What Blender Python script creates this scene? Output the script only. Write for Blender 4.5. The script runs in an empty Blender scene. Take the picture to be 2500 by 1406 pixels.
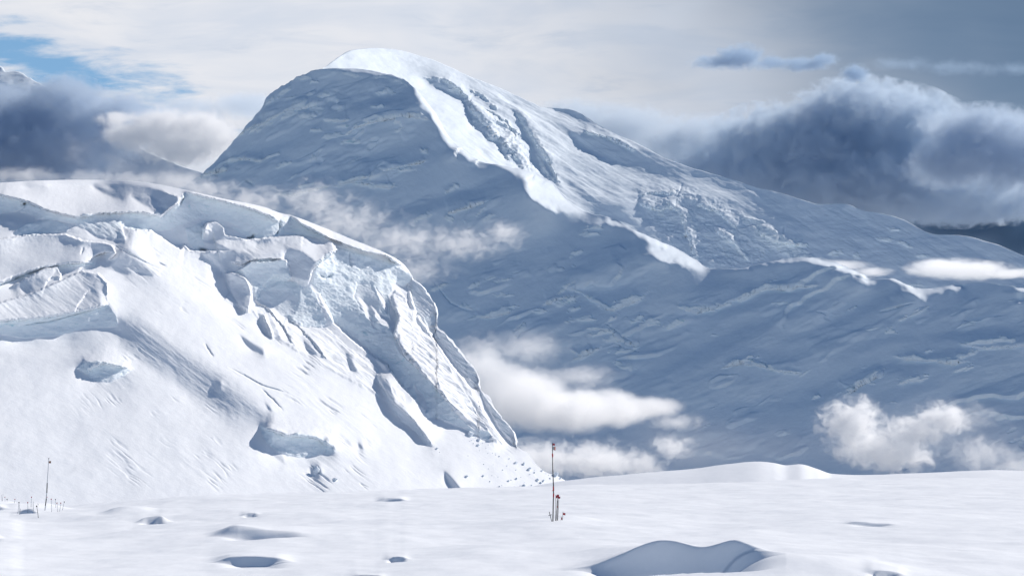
import bpy, bmesh, math, random
import numpy as np
from mathutils import Vector, Matrix

# ------------------------------------------------------------------ camera, sky, sun, exposure
SC = bpy.context.scene
F = 5555.0                      # focal length in pixels of the 2500 px wide photograph (80 mm on 36 mm)
HY = 1165.0                     # eye level row
CZ = 1.96                       # eye height over the snow
PITCH = math.atan((HY - 703.0) / F)
cam_d = bpy.data.cameras.new('camera'); cam = bpy.data.objects.new('camera', cam_d)
SC.collection.objects.link(cam); SC.camera = cam
cam_d.lens = 80.0; cam_d.sensor_width = 36.0; cam_d.clip_start = 0.5; cam_d.clip_end = 80000
cam.location = (0, 0, CZ); cam.rotation_euler = (math.radians(90) + PITCH, 0, 0)

SUN_AZ, SUN_EL = math.radians(54), math.radians(34)      # azimuth from +Y towards +X
SD = np.array([math.sin(SUN_AZ)*math.cos(SUN_EL), math.cos(SUN_AZ)*math.cos(SUN_EL), math.sin(SUN_EL)])
sl = bpy.data.lights.new('sun', 'SUN'); sl.energy = 4.65; sl.angle = math.radians(0.6); sl.color = (1.0, 0.94, 0.865)
so = bpy.data.objects.new('sun', sl); SC.collection.objects.link(so)
so.rotation_euler = Vector(SD).to_track_quat('Z', 'Y').to_euler()
SC.view_settings.view_transform = 'Standard'; SC.view_settings.look = 'None'
SC.view_settings.exposure = 0.07; SC.view_settings.gamma = 1.0
SC.cycles.volume_bounces = 12
SC.cycles.max_bounces = 12
SC.cycles.use_adaptive_sampling = True
SC.cycles.adaptive_threshold = 0.02
SC.cycles.volume_max_steps = 256

_c, _s = math.cos(PITCH), math.sin(PITCH)
def uw(px, py):
    """photo pixel -> (x/y, z/y) of its ray"""
    px = np.asarray(px, float); py = np.asarray(py, float)
    a = (px - 1250.0)/F; b = (703.0 - py)/F
    dy = _c - b*_s; dz = _s + b*_c
    return a/dy, dz/dy
def P(px, py, Y):
    u, w = uw(px, py)
    return np.stack([u*Y, np.broadcast_to(Y, u.shape) + 0*u, w*Y + CZ], -1)
def pix(u, w):
    """(x/y, z/y) -> photo pixel"""
    dy = _c + w*_s; b = (w*_c - _s)/dy; a = u/dy
    return 1250 + F*a, 703 - F*b

# ------------------------------------------------------------------ node helpers
class N:
    def __init__(s, tree): s.t = tree; tree.nodes.clear()
    def n(s, typ, ins=None, **kw):
        nd = s.t.nodes.new(typ)
        for k, v in kw.items(): setattr(nd, k, v)
        for k, v in (ins or {}).items():
            if isinstance(v, bpy.types.NodeSocket): s.t.links.new(v, nd.inputs[k])
            else: nd.inputs[k].default_value = v
        return nd
    def m(s, op, a, b=None, c=None, clamp=False):
        ins = {0: a}
        if b is not None: ins[1] = b
        if c is not None: ins[2] = c
        return s.n('ShaderNodeMath', ins, operation=op, use_clamp=clamp).outputs[0]
    def v(s, op, a, b=None, c=None):
        ins = {0: a}
        if b is not None: ins[1] = b
        if c is not None: ins[2] = c
        nd = s.n('ShaderNodeVectorMath', ins, operation=op)
        return nd.outputs[1] if op in ('LENGTH', 'DOT_PRODUCT') else nd.outputs[0]
    def ss(s, x, a, b, lo=0.0, hi=1.0):
        return s.n('ShaderNodeMapRange', {0: x, 1: a, 2: b, 3: lo, 4: hi}, interpolation_type='SMOOTHSTEP').outputs[0]
    def mix(s, f, a, b):
        nd = s.n('ShaderNodeMix', None, data_type='RGBA')
        for i, v in ((0, f), (6, a), (7, b)):
            if isinstance(v, bpy.types.NodeSocket): s.t.links.new(v, nd.inputs[i])
            else: nd.inputs[i].default_value = v if i == 0 else (*v[:3], 1)
        return nd.outputs[2]
    def noise(s, vec, scale, detail=4, rough=0.5, dist=0.0, lac=2.0):
        return s.n('ShaderNodeTexNoise', {'Vector': vec, 'Scale': scale, 'Detail': detail, 'Roughness': rough,
                                          'Distortion': dist, 'Lacunarity': lac}).outputs[0]

# ------------------------------------------------------------------ world: Nishita sky behind high cloud
world = bpy.data.worlds.new('World'); SC.world = world; world.use_nodes = True
W = N(world.node_tree)
sky = W.n('ShaderNodeTexSky', None, sky_type='NISHITA', sun_disc=False, sun_elevation=SUN_EL, sun_rotation=SUN_AZ,
          altitude=3000, air_density=1.0, dust_density=0.3, ozone_density=2.0)
SKY_K = 0.082
skyc = W.v('SCALE', W.v('MULTIPLY', sky.outputs[0], (0.82, 1.0, 1.12))); 
skyc.node.inputs[3].default_value = SKY_K
d = W.n('ShaderNodeTexCoord').outputs['Generated']
sx = W.n('ShaderNodeSeparateXYZ', {0: d})
yy = W.m('MAXIMUM', sx.outputs[1], 0.02)
U = W.m('DIVIDE', sx.outputs[0], yy); Wv = W.m('DIVIDE', sx.outputs[2], yy)
uv = W.n('ShaderNodeCombineXYZ', {0: U, 1: Wv, 2: 0.0}).outputs[0]
front = W.m('MULTIPLY', W.ss(sx.outputs[1], 0.35, 0.8), W.ss(sx.outputs[2], 0.5, 0.25))
def lin(u0, w0, du, dw):        # signed coordinate across a line through pixel point, in ray space
    a, b = uw(u0, w0)
    return W.m('ADD', W.m('MULTIPLY', W.m('SUBTRACT', U, float(a)), du), W.m('MULTIPLY', W.m('SUBTRACT', Wv, float(b)), dw))
# streaky high cloud sheet
stre = W.noise(W.v('MULTIPLY', uv, (14.0, 60.0, 1.0)), 1.0, 6, 0.55, 0.6)
fine = W.noise(W.v('MULTIPLY', uv, (24.0, 110.0, 1.0)), 1.0, 6, 0.6, 0.3)
soft = W.noise(W.v('MULTIPLY', uv, (9.0, 16.0, 1.0)), 1.0, 3, 0.5, 0.3)
bright = W.mix(W.ss(soft, 0.35, 0.65), (0.68, 0.72, 0.80), (0.78, 0.79, 0.83))
bright = W.mix(W.ss(stre, 0.38, 0.68, 0, 0.55), bright, (0.56, 0.63, 0.75))
bright = W.mix(W.ss(W.noise(W.v('MULTIPLY', uv, (16.0, 80.0, 1.0)), 1.0, 7, 0.62, 0.5), 0.52, 0.78, 0, 0.6), bright, (0.50, 0.58, 0.71))
# darker to the upper right
t = W.m('ADD', lin(1780, 60, 6.0, 3.2), W.m('MULTIPLY', W.m('SUBTRACT', soft, 0.5), 1.1))
grey = W.mix(W.ss(t, -0.9, 0.9), bright, (0.155, 0.235, 0.355))
t2 = W.m('ADD', lin(2080, 100, 5.0, 9.0), W.m('MULTIPLY', W.m('SUBTRACT', stre, 0.5), 0.6))
grey = W.mix(W.ss(t2, -0.2, 0.8, 0, 0.6), grey, (0.10, 0.17, 0.28))
# blue opening on the left
au, aw = uw(130, 165)
bx = W.m('DIVIDE', W.m('SUBTRACT', U, float(au)), 0.085)
tilt = W.m('ADD', W.m('SUBTRACT', Wv, float(aw)), W.m('MULTIPLY', W.m('SUBTRACT', U, float(au)), 0.30))
by = W.m('DIVIDE', tilt, 0.017)
hole = W.m('SUBTRACT', 1.0, W.m('SQRT', W.m('ADD', W.m('MULTIPLY', bx, bx), W.m('MULTIPLY', by, by))))
hole = W.m('ADD', hole, W.m('MULTIPLY', W.m('SUBTRACT', fine, 0.50), 2.8))
holem = W.m('MULTIPLY', W.ss(hole, 0.0, 0.9), 0.92)
back = W.noise(d, 2.2, 5, 0.55, 0.4)
sheet = W.m('ADD', W.m('MULTIPLY', W.m('SUBTRACT', 1.0, holem), front),
            W.m('MULTIPLY', W.m('MULTIPLY', W.ss(back, 0.55, 0.75), 0.12), W.m('SUBTRACT', 1.0, front)))
skyb = W.v('SCALE', skyc); skyb.node.inputs[3].default_value = 1.0
W.t.links.new(W.m('ADD', 1.0, W.m('MULTIPLY', front, 0.25)), skyb.node.inputs[3])
skyb = W.mix(W.m('MULTIPLY', front, 0.6), skyb, (0.17, 0.40, 0.64))
col = W.mix(sheet, skyb, grey)
bg = W.n('ShaderNodeBackground', {0: col, 1: 1.0})
W.n('ShaderNodeOutputWorld', {0: bg.outputs[0]})

# ------------------------------------------------------------------ numeric helpers
def _hash(ix, iy, iz, seed):
    h = (ix*374761393 + iy*668265263 + iz*2147483647 + seed*1274126177) & 0xffffffff
    h = ((h ^ (h >> 13))*1274126177) & 0xffffffff
    return (h ^ (h >> 16)) & 0xffffffff
_G = np.random.RandomState(7).normal(size=(256, 3)); _G /= np.linalg.norm(_G, axis=1)[:, None]
_G = _G.astype(np.float32)
def perlin(x, y, z=None, seed=0):
    x = np.asarray(x, float); y = np.asarray(y, float)
    z = np.zeros_like(x) + seed*0.37 if z is None else np.asarray(z, float)
    ix = np.floor(x).astype(np.int64); iy = np.floor(y).astype(np.int64); iz = np.floor(z).astype(np.int64)
    fx = (x-ix).astype(np.float32); fy = (y-iy).astype(np.float32); fz = (z-iz).astype(np.float32)
    a = fx*fx*fx*(fx*(fx*6-15)+10); b = fy*fy*fy*(fy*(fy*6-15)+10); c = fz*fz*fz*(fz*(fz*6-15)+10)
    out = 0
    for dx in (0, 1):
        wx = a if dx else 1-a
        for dy in (0, 1):
            wy = b if dy else 1-b
            for dz in (0, 1):
                wz = c if dz else 1-c
                g = _G[_hash(ix+dx, iy+dy, iz+dz, seed) & 255]
                out = out + wx*wy*wz*(g[..., 0]*(fx-dx) + g[..., 1]*(fy-dy) + g[..., 2]*(fz-dz))
    return out*1.6
def fbm(x, y, z=None, o=5, seed=0, gain=0.5, ridged=False):
    s = 0; a = 1; f = 1
    for k in range(o):
        n = perlin(x*f, y*f, None if z is None else z*f, seed + k*17)
        if ridged: n = 1 - 2*np.abs(n)
        s = s + a*n; a *= gain; f *= 2.03
    return s
def sstep(a, b, x):
    t = np.clip((x-a)/(b-a), 0, 1); return t*t*(3-2*t)
def poly_sdf(px, py, pts):
    """signed distance to a closed polygon, positive inside"""
    pts = np.asarray(pts, float); d2 = np.full(px.shape, 1e18); inside = np.zeros(px.shape, bool)
    for (x0, y0), (x1, y1) in zip(pts, np.roll(pts, -1, 0)):
        ex, ey = x1-x0, y1-y0; wx, wy = px-x0, py-y0
        t = np.clip((wx*ex + wy*ey)/(ex*ex + ey*ey + 1e-9), 0, 1)
        d2 = np.minimum(d2, (wx-ex*t)**2 + (wy-ey*t)**2)
        c = ((y0 > py) != (y1 > py)) & (px < (x1-x0)*(py-y0)/((y1-y0) if y1 != y0 else 1e-9) + x0)
        inside ^= c
    return np.where(inside, 1, -1)*np.sqrt(d2)
def line_dist(px, py, pts):
    """distance to an open polyline and which side (positive = below it on the picture when drawn left to right)"""
    pts = np.asarray(pts, float); d2 = np.full(px.shape, 1e18); side = np.zeros(px.shape); tt = np.zeros(px.shape)
    n = len(pts)-1
    for i in range(n):
        (x0, y0), (x1, y1) = pts[i], pts[i+1]
        ex, ey = x1-x0, y1-y0; wx, wy = px-x0, py-y0
        t = np.clip((wx*ex + wy*ey)/(ex*ex + ey*ey + 1e-9), 0, 1)
        d = (wx-ex*t)**2 + (wy-ey*t)**2
        k = d < d2
        side = np.where(k, np.sign(ex*wy - ey*wx), side); tt = np.where(k, (i+t)/n, tt); d2 = np.where(k, d, d2)
    return np.sqrt(d2), side, tt
def curve(pts, x):
    """smooth monotone-ish interpolation through (x, y) pairs"""
    p = np.asarray(pts, float); xs, ys = p[:, 0], p[:, 1]
    dx = np.diff(xs); s = np.diff(ys)/dx
    m = np.zeros_like(ys); m[1:-1] = np.where(s[:-1]*s[1:] > 0, 2*s[:-1]*s[1:]/(s[:-1]+s[1:]+1e-12), 0); m[0] = s[0]; m[-1] = s[-1]
    x = np.clip(x, xs[0], xs[-1]); i = np.clip(np.searchsorted(xs, x)-1, 0, len(xs)-2)
    t = (x-xs[i])/dx[i]
    return ((2*t**3-3*t**2+1)*ys[i] + (t**3-2*t**2+t)*dx[i]*m[i] + (-2*t**3+3*t**2)*ys[i+1] + (t**3-t**2)*dx[i]*m[i+1])
def blur(a, r):
    if r < 0.6: return a
    for ax in (0, 1):
        for _ in range(2):
            k = int(max(1, round(r)))
            c = np.cumsum(np.concatenate([np.repeat(np.take(a, [0], ax), k+1, ax), a, np.repeat(np.take(a, [-1], ax), k, ax)], ax), ax)
            n = a.shape[ax]
            a = (np.take(c, range(2*k+1, 2*k+1+n), ax) - np.take(c, range(0, n), ax))/(2*k+1)
    return a
def integrate(gu, gw, du, dw):
    """least squares surface with the wanted gradients (rows = w, columns = u)"""
    H, Wd = gu.shape
    fx = np.concatenate([gu, -gu[:, ::-1]], 1); fx = np.concatenate([fx, fx[::-1]], 0)
    fy = np.concatenate([gw, gw[:, ::-1]], 1); fy = np.concatenate([fy, -fy[::-1]], 0)
    # staggered gradients avoid the seam of the mirrored copy
    kx = 2*np.pi*np.fft.fftfreq(2*Wd, du)[None]; ky = 2*np.pi*np.fft.fftfreq(2*H, dw)[:, None]
    Fx = np.fft.fft2(fx); Fy = np.fft.fft2(fy)
    k2 = kx**2 + ky**2; k2[0, 0] = 1
    Q = (-1j*kx*Fx - 1j*ky*Fy)/k2; Q[0, 0] = 0
    return np.real(np.fft.ifft2(Q))[:H, :Wd]

def grid_mesh(name, V, mat, attrs=None, flip=False, smooth=True):
    R, C = V.shape[:2]
    idx = np.arange(R*C).reshape(R, C)
    q = np.stack([idx[:-1, :-1], idx[:-1, 1:], idx[1:, 1:], idx[1:, :-1]], -1).reshape(-1, 4)
    if flip: q = q[:, ::-1]
    me = bpy.data.meshes.new(name)
    me.vertices.add(R*C); me.vertices.foreach_set('co', V.reshape(-1).astype(np.float32))
    me.loops.add(len(q)*4); me.loops.foreach_set('vertex_index', q.reshape(-1).astype(np.int32))
    me.polygons.add(len(q)); me.polygons.foreach_set('loop_start', np.arange(0, len(q)*4, 4, dtype=np.int32))
    me.polygons.foreach_set('loop_total', np.full(len(q), 4, np.int32))
    me.polygons.foreach_set('use_smooth', np.ones(len(q), bool) if smooth else np.zeros(len(q), bool))
    for k, a in (attrs or {}).items():
        at = me.attributes.new(k, 'FLOAT', 'POINT'); at.data.foreach_set('value', np.asarray(a, np.float32).reshape(-1))
    me.update(calc_edges=True); me.validate()
    me.materials.append(mat)
    o = bpy.data.objects.new(name, me); SC.collection.objects.link(o)
    return o
def normals(V):
    a = np.gradient(V, axis=1); b = np.gradient(V, axis=0)
    n = np.cross(a, b); return n/(np.linalg.norm(n, axis=-1, keepdims=True) + 1e-12)

class Relief:
    """A mountainside shaped from a field of surface directions: every region of the slope is given the way it
    faces, the depths are integrated from that, and the surface is closed over its crest and down its far side."""
    def __init__(s, x0, x1, y0, y1, step, base):
        s.x0, s.y0, s.step = x0, y0, step
        s.gx = np.arange(x0, x1+step, step, float); s.gy = np.arange(y0, y1+step, step, float)
        s.PX, s.PY = np.meshgrid(s.gx, s.gy)
        b = base(s.PX, s.PY) if callable(base) else base
        s.n = np.stack([np.broadcast_to(c, s.PX.shape) + 0.0 for c in b], -1)
        s.ice = np.zeros_like(s.PX); s.rough = np.zeros_like(s.PX); s.push = np.zeros_like(s.PX)
    def win(s, xa, xb, ya, yb, pad):
        i0 = max(0, int((xa-pad-s.x0)/s.step)); i1 = min(len(s.gx), int((xb+pad-s.x0)/s.step)+2)
        j0 = max(0, int((ya-pad-s.y0)/s.step)); j1 = min(len(s.gy), int((yb+pad-s.y0)/s.step)+2)
        return slice(j0, j1), slice(i0, i1)
    def blend(s, sl_, m, nrm, ice=None, rough=None):
        if nrm is not None: s.n[sl_] = s.n[sl_]*(1-m[..., None]) + np.asarray(nrm)*m[..., None]
        if ice is not None: s.ice[sl_] = s.ice[sl_]*(1-m) + ice*m
        if rough is not None: s.rough[sl_] = s.rough[sl_]*(1-m) + rough*m
    def poly(s, pts, nrm, soft=3, ice=None, rough=None, wob=0, k=1.0):
        p = np.asarray(pts, float)
        w = s.win(p[:, 0].min(), p[:, 0].max(), p[:, 1].min(), p[:, 1].max(), soft*1.5+wob+2)
        X, Y = s.PX[w], s.PY[w]
        if X.size == 0: return
        if wob:
            X = X + wob*fbm(X/14, Y/14, None, 3, 5); Y = Y + wob*fbm(X/14, Y/14, None, 3, 9)
        m = sstep(-soft*0.5, soft*0.5, poly_sdf(X, Y, pts))*k
        s.blend(w, m, nrm, ice, rough)
    def ell(s, cx, cy, rx, ry, rot, nrm, soft=0.35, ice=None, rough=None, wob=0.35, k=1.0):
        R = max(rx, ry)*1.5
        w = s.win(cx-R, cx+R, cy-R, cy+R, 2); X, Y = s.PX[w], s.PY[w]
        if X.size == 0: return
        c, q = math.cos(math.radians(rot)), math.sin(math.radians(rot))
        a = ((X-cx)*c + (Y-cy)*q)/rx; b = (-(X-cx)*q + (Y-cy)*c)/ry
        r = np.hypot(a, b) + wob*fbm(a*1.7, b*1.1, None, 4, int(cx*7+cy) % 97)
        s.blend(w, sstep(1+soft, 1-soft, r)*k, nrm, ice, rough)
    def dent(s, pts, width, depth, taper=True, sign=1):
        p = np.asarray(pts, float)
        w = s.win(p[:, 0].min(), p[:, 0].max(), p[:, 1].min(), p[:, 1].max(), width*3)
        X, Y = s.PX[w], s.PY[w]
        X = X + 1.5*fbm(X/9, Y/9, None, 3, 5)
        d_, sd, t_ = line_dist(X, Y, pts)
        k = np.sin(np.pi*np.clip(t_, 0.02, 0.98)) ** 0.5 if taper else 1
        s.push[w] += depth*k*np.exp(-(d_/width)**2)
    def brk(s, pts, near, depth, decay=30, wob=1.5, taper=.12, ice=None):
        """a break in the slope along a line: the near side (+1 below or left of a line drawn rightwards or down, -1 the other) stands out"""
        p = np.asarray(pts, float)
        w = s.win(p[:, 0].min(), p[:, 0].max(), p[:, 1].min(), p[:, 1].max(), decay*2.5)
        X, Y = s.PX[w], s.PY[w]
        X2 = X + wob*fbm(X/11, Y/11, None, 4, 3, .6); Y2 = Y + wob*fbm(X/11, Y/11, None, 4, 8, .6)
        d_, sd, t_ = line_dist(X2, Y2, pts)
        k = sstep(0, taper, t_)*sstep(1, 1-taper, t_)
        sg = d_*sd*near
        s.push[w] -= depth*k*sstep(-1.2, 1.2, sg)*np.exp(-np.maximum(sg, 0)/decay)*sstep(2.45*decay, 1.2*decay, d_)
        if ice is not None: s.ice[w] = np.maximum(s.ice[w], k*(sg < 0)*sstep(ice, ice*.6, d_))
    def build(s, sky_, foot, Yref, ref, cols, rows, qclamp=(9, 14), soften=0.8, back=26, backdrop=0.8, backlen=0.35, nback=(0, 0)):
        n = s.n/(np.linalg.norm(s.n, axis=-1, keepdims=True)+1e-9)
        for c in range(3): n[..., c] = blur(n[..., c], soften)
        u, w = uw(s.PX, s.PY)
        den = np.minimum(u*n[..., 0] + n[..., 1] + w*n[..., 2], -0.12)
        qu = np.clip(-n[..., 0]/den, -qclamp[0], qclamp[0]); qw = np.clip(-n[..., 2]/den, -2, qclamp[1])
        du = s.step/F; q = integrate(qu, -qw, du, du)
        q -= q[int((ref[1]-s.y0)/s.step), int((ref[0]-s.x0)/s.step)]
        s.Yd = Yref*np.exp(q)
        Y = s.Yd
        # resample: columns of equal width, rows from the foot to the crest
        cx = np.linspace(s.gx[0]+2, s.gx[-1]-2, cols)
        top = sky_(cx); bot = foot(cx) if callable(foot) else np.full(cols, foot, float)
        t_ = np.linspace(0, 1, rows)[:, None]
        PYr = bot[None]*(1-t_) + top[None]*t_; PXr = np.broadcast_to(cx[None], PYr.shape)
        def samp(A):
            fx = np.clip((PXr-s.x0)/s.step, 0, A.shape[1]-1.001); fy = np.clip((PYr-s.y0)/s.step, 0, A.shape[0]-1.001)
            i = fx.astype(int); j = fy.astype(int); a = fx-i; b = fy-j
            return (A[j, i]*(1-a)*(1-b) + A[j, i+1]*a*(1-b) + A[j+1, i]*(1-a)*b + A[j+1, i+1]*a*b)
        Yr = samp(Y)*(1 + samp(s.push))
        V = P(PXr, PYr, Yr)
        # far side: over the crest and down
        crest = V[-1]; zfoot = crest[:, 2] - V[0, :, 2]
        kk = np.linspace(0, 1, back+1)[1:]
        B = []
        dirn = crest[:, :2]/np.linalg.norm(crest[:, :2], axis=1)[:, None]
        L = np.median(crest[:, 1])*backlen
        for k in kk:
            r = (k**1.6)*L
            p = crest.copy(); p[:, :2] += dirn*r; p[:, 2] = crest[:, 2] - zfoot*backdrop*(k**2.2) - r*0.12*k
            B.append(p)
        V = np.concatenate([V, np.stack(B)], 0)
        ext = lambda A: np.concatenate([samp(A), np.repeat(samp(A)[-1:], back, 0)*0.0], 0)
        s.V = V; s.aice = ext(s.ice); s.arough = ext(s.rough); s.rows = rows; s.cols = cols
        s.vPX = np.concatenate([PXr, np.repeat(PXr[-1:], back, 0)]); s.vPY = np.concatenate([PYr, np.repeat(PYr[-1:], back, 0)])
        return s
    def displace(s, dsp):
        nn = normals(s.V); s.V = s.V + nn*np.asarray(dsp)[..., None]

# ------------------------------------------------------------------ materials
def snow_material(name, snow, ice, scale, bump=0.25, streak=None, dim_floor_z=None, spark=0.0):
    m = bpy.data.materials.new(name); m.use_nodes = True; T = N(m.node_tree)
    tc = T.n('ShaderNodeTexCoord').outputs['Object']
    v = T.v('SCALE', tc); v.node.inputs[3].default_value = 1.0/scale
    a = T.n('ShaderNodeAttribute', None, attribute_name='ice').outputs['Fac']
    n1 = T.noise(v, 1.0, 8, 0.62); n2 = T.noise(v, 6.0, 6, 0.6)
    n3 = T.noise(T.v('MULTIPLY', v, (1.0, 1.0, 4.0)), 2.2, 5, 0.6, 1.5)
    sn = T.mix(T.ss(n1, 0.3, 0.7), tuple(c*0.965 for c in snow), snow)
    ic = T.mix(T.ss(n3, 0.35, 0.7), ice, tuple(0.5*(x+y) for x, y in zip(ice, snow)))
    ic = T.mix(T.ss(n2, 0.62, 0.78, 0, 0.30), ic, (0.30, 0.52, 0.58))
    am = T.ss(T.m('ADD', a, T.m('MULTIPLY', T.m('SUBTRACT', n2, 0.5), 0.5)), 0.25, 0.75)
    colr = T.mix(am, sn, ic)
    ck = T.m('MULTIPLY', T.ss(T.noise(T.v('MULTIPLY', v, (.7, .7, 1.6)), 1.6, 4, 0.55, 2.5), 0.60, 0.70), T.ss(n1, 0.5, 0.62))
    colr = T.mix(T.m('MULTIPLY', ck, T.m('MULTIPLY', am, 0.55)), colr, (0.28, 0.55, 0.62))
    if streak is not None:
        mv = T.n('ShaderNodeMapping', {'Vector': tc, 'Rotation': streak[0], 'Scale': streak[1]}).outputs[0]
        ns = T.noise(mv, 1.0, 5, 0.55, 0.3)
        hgt = T.m('ADD', T.m('MULTIPLY', ns, streak[2]), T.m('MULTIPLY', n2, 0.35))
    else:
        hgt = T.m('ADD', T.m('MULTIPLY', n1, 0.6), T.m('MULTIPLY', n2, 0.35))
    if dim_floor_z is not None:      # unseen valley floor, darkened to trim bounce light on the mountain face
        zz = T.n('ShaderNodeSeparateXYZ', {0: tc}).outputs[2]
        rk = T.noise(T.v('MULTIPLY', tc, (0.004, 0.004, 0.004)), 1.0, 7, 0.65)
        colr = T.mix(T.ss(zz, dim_floor_z, dim_floor_z-60), colr, T.n('ShaderNodeMix', {6: (.22, .23, .25, 1), 7: (.66, .68, .72, 1), 0: rk}, data_type='RGBA').outputs[2])
    hgt = T.m('ADD', hgt, T.m('MULTIPLY', T.m('MULTIPLY', n3, am), 0.5))
    bp = T.n('ShaderNodeBump', {'Height': hgt, 'Strength': bump, 'Distance': scale*0.1})
    pr = T.n('ShaderNodeBsdfPrincipled', {'Base Color': colr, 'Roughness': 0.72, 'Normal': bp.outputs[0]})
    pr.inputs['Specular IOR Level'].default_value = 0.12
    T.n('ShaderNodeOutputMaterial', {0: pr.outputs[0]})
    return m
def plain(name, c, rough=0.6, metal=0.0):
    m = bpy.data.materials.new(name); m.use_nodes = True; T = N(m.node_tree)
    v = T.n('ShaderNodeTexCoord').outputs['Object']
    n1 = T.noise(v, 9.0, 4, 0.6)
    colr = T.mix(T.ss(n1, 0.3, 0.7), tuple(x*0.8 for x in c), tuple(min(1, x*1.1) for x in c))
    pr = T.n('ShaderNodeBsdfPrincipled', {'Base Color': colr, 'Roughness': rough, 'Metallic': metal})
    T.n('ShaderNodeOutputMaterial', {0: pr.outputs[0]})
    return m
def tag(o, label=None, cat=None, group=None, kind=None):
    if label: o['label'] = label
    if cat: o['category'] = cat
    if group: o['group'] = group
    if kind: o['kind'] = kind
    return o

M_GROUND = snow_material('fresh_snow', (0.88, 0.90, 0.93), (0.80, 0.88, 0.92), 1.3, 0.12, dim_floor_z=-60)
M_HILL = snow_material('glacier_snow', (0.89, 0.905, 0.93), (0.82, 0.885, 0.92), 9.0, 0.28)
M_PEAK = snow_material('mountain_snow', (0.83, 0.895, 0.955), (0.95, 0.985, 0.99), 70.0, 0.16)  # blue shade put into the snow colour, bounced light into the paler ice

#GROUND
# ------------------------------------------------------------------ the snow field
EDGE = [(-900, 1226), (-200, 1220), (-30, 1222), (30, 1226), (70, 1232), (140, 1233), (300, 1226), (700, 1205), (1100, 1194), (1400, 1184), (1900, 1173), (2500, 1163), (3200, 1160)]
RIDGE = [(-900, 1330), (900, 1320), (1150, 1230), (1300, 1186), (1420, 1168), (1500, 1160), (1620, 1150), (1700, 1143), (1780, 1132), (1850, 1126), (1885, 1129),
         (1920, 1135), (1950, 1133), (1990, 1143), (2030, 1156), (2100, 1159), (2200, 1156), (2300, 1152), (2420, 1147), (2500, 1149), (2700, 1152), (3200, 1170)]
def flatY(py): return CZ*F/(py-HY)
def ground_z(x, y):
    """large shape of the snow field, real heights by place"""
    yy_ = np.maximum(y, 5.0); px = 1250 + F*x/yy_
    px = np.clip(px, -900, 3200)
    Ye = 165 + 85*sstep(300, 2300, px)
    ze = CZ - (curve(EDGE, px)-HY)/F*Ye
    r = np.clip(y/Ye, 0, 1)
    z = ze*r**1.6
    over = np.maximum(y-Ye, 0)
    z = z - np.minimum(0.0012*over**2, 8) - 0.0*over
    rc = 430.0
    zr = CZ - (curve(RIDGE, px)-HY)/F*rc
    bump_ = np.where(y < rc, np.exp(-((y-rc)/95.0)**2), np.exp(-((y-rc)/140.0)**2))
    k = sstep(Ye+20, rc, y)
    z = z*(1-bump_*k) + zr*bump_*k
    z = z - 420*sstep(520, 2200, y)
    return z
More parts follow.
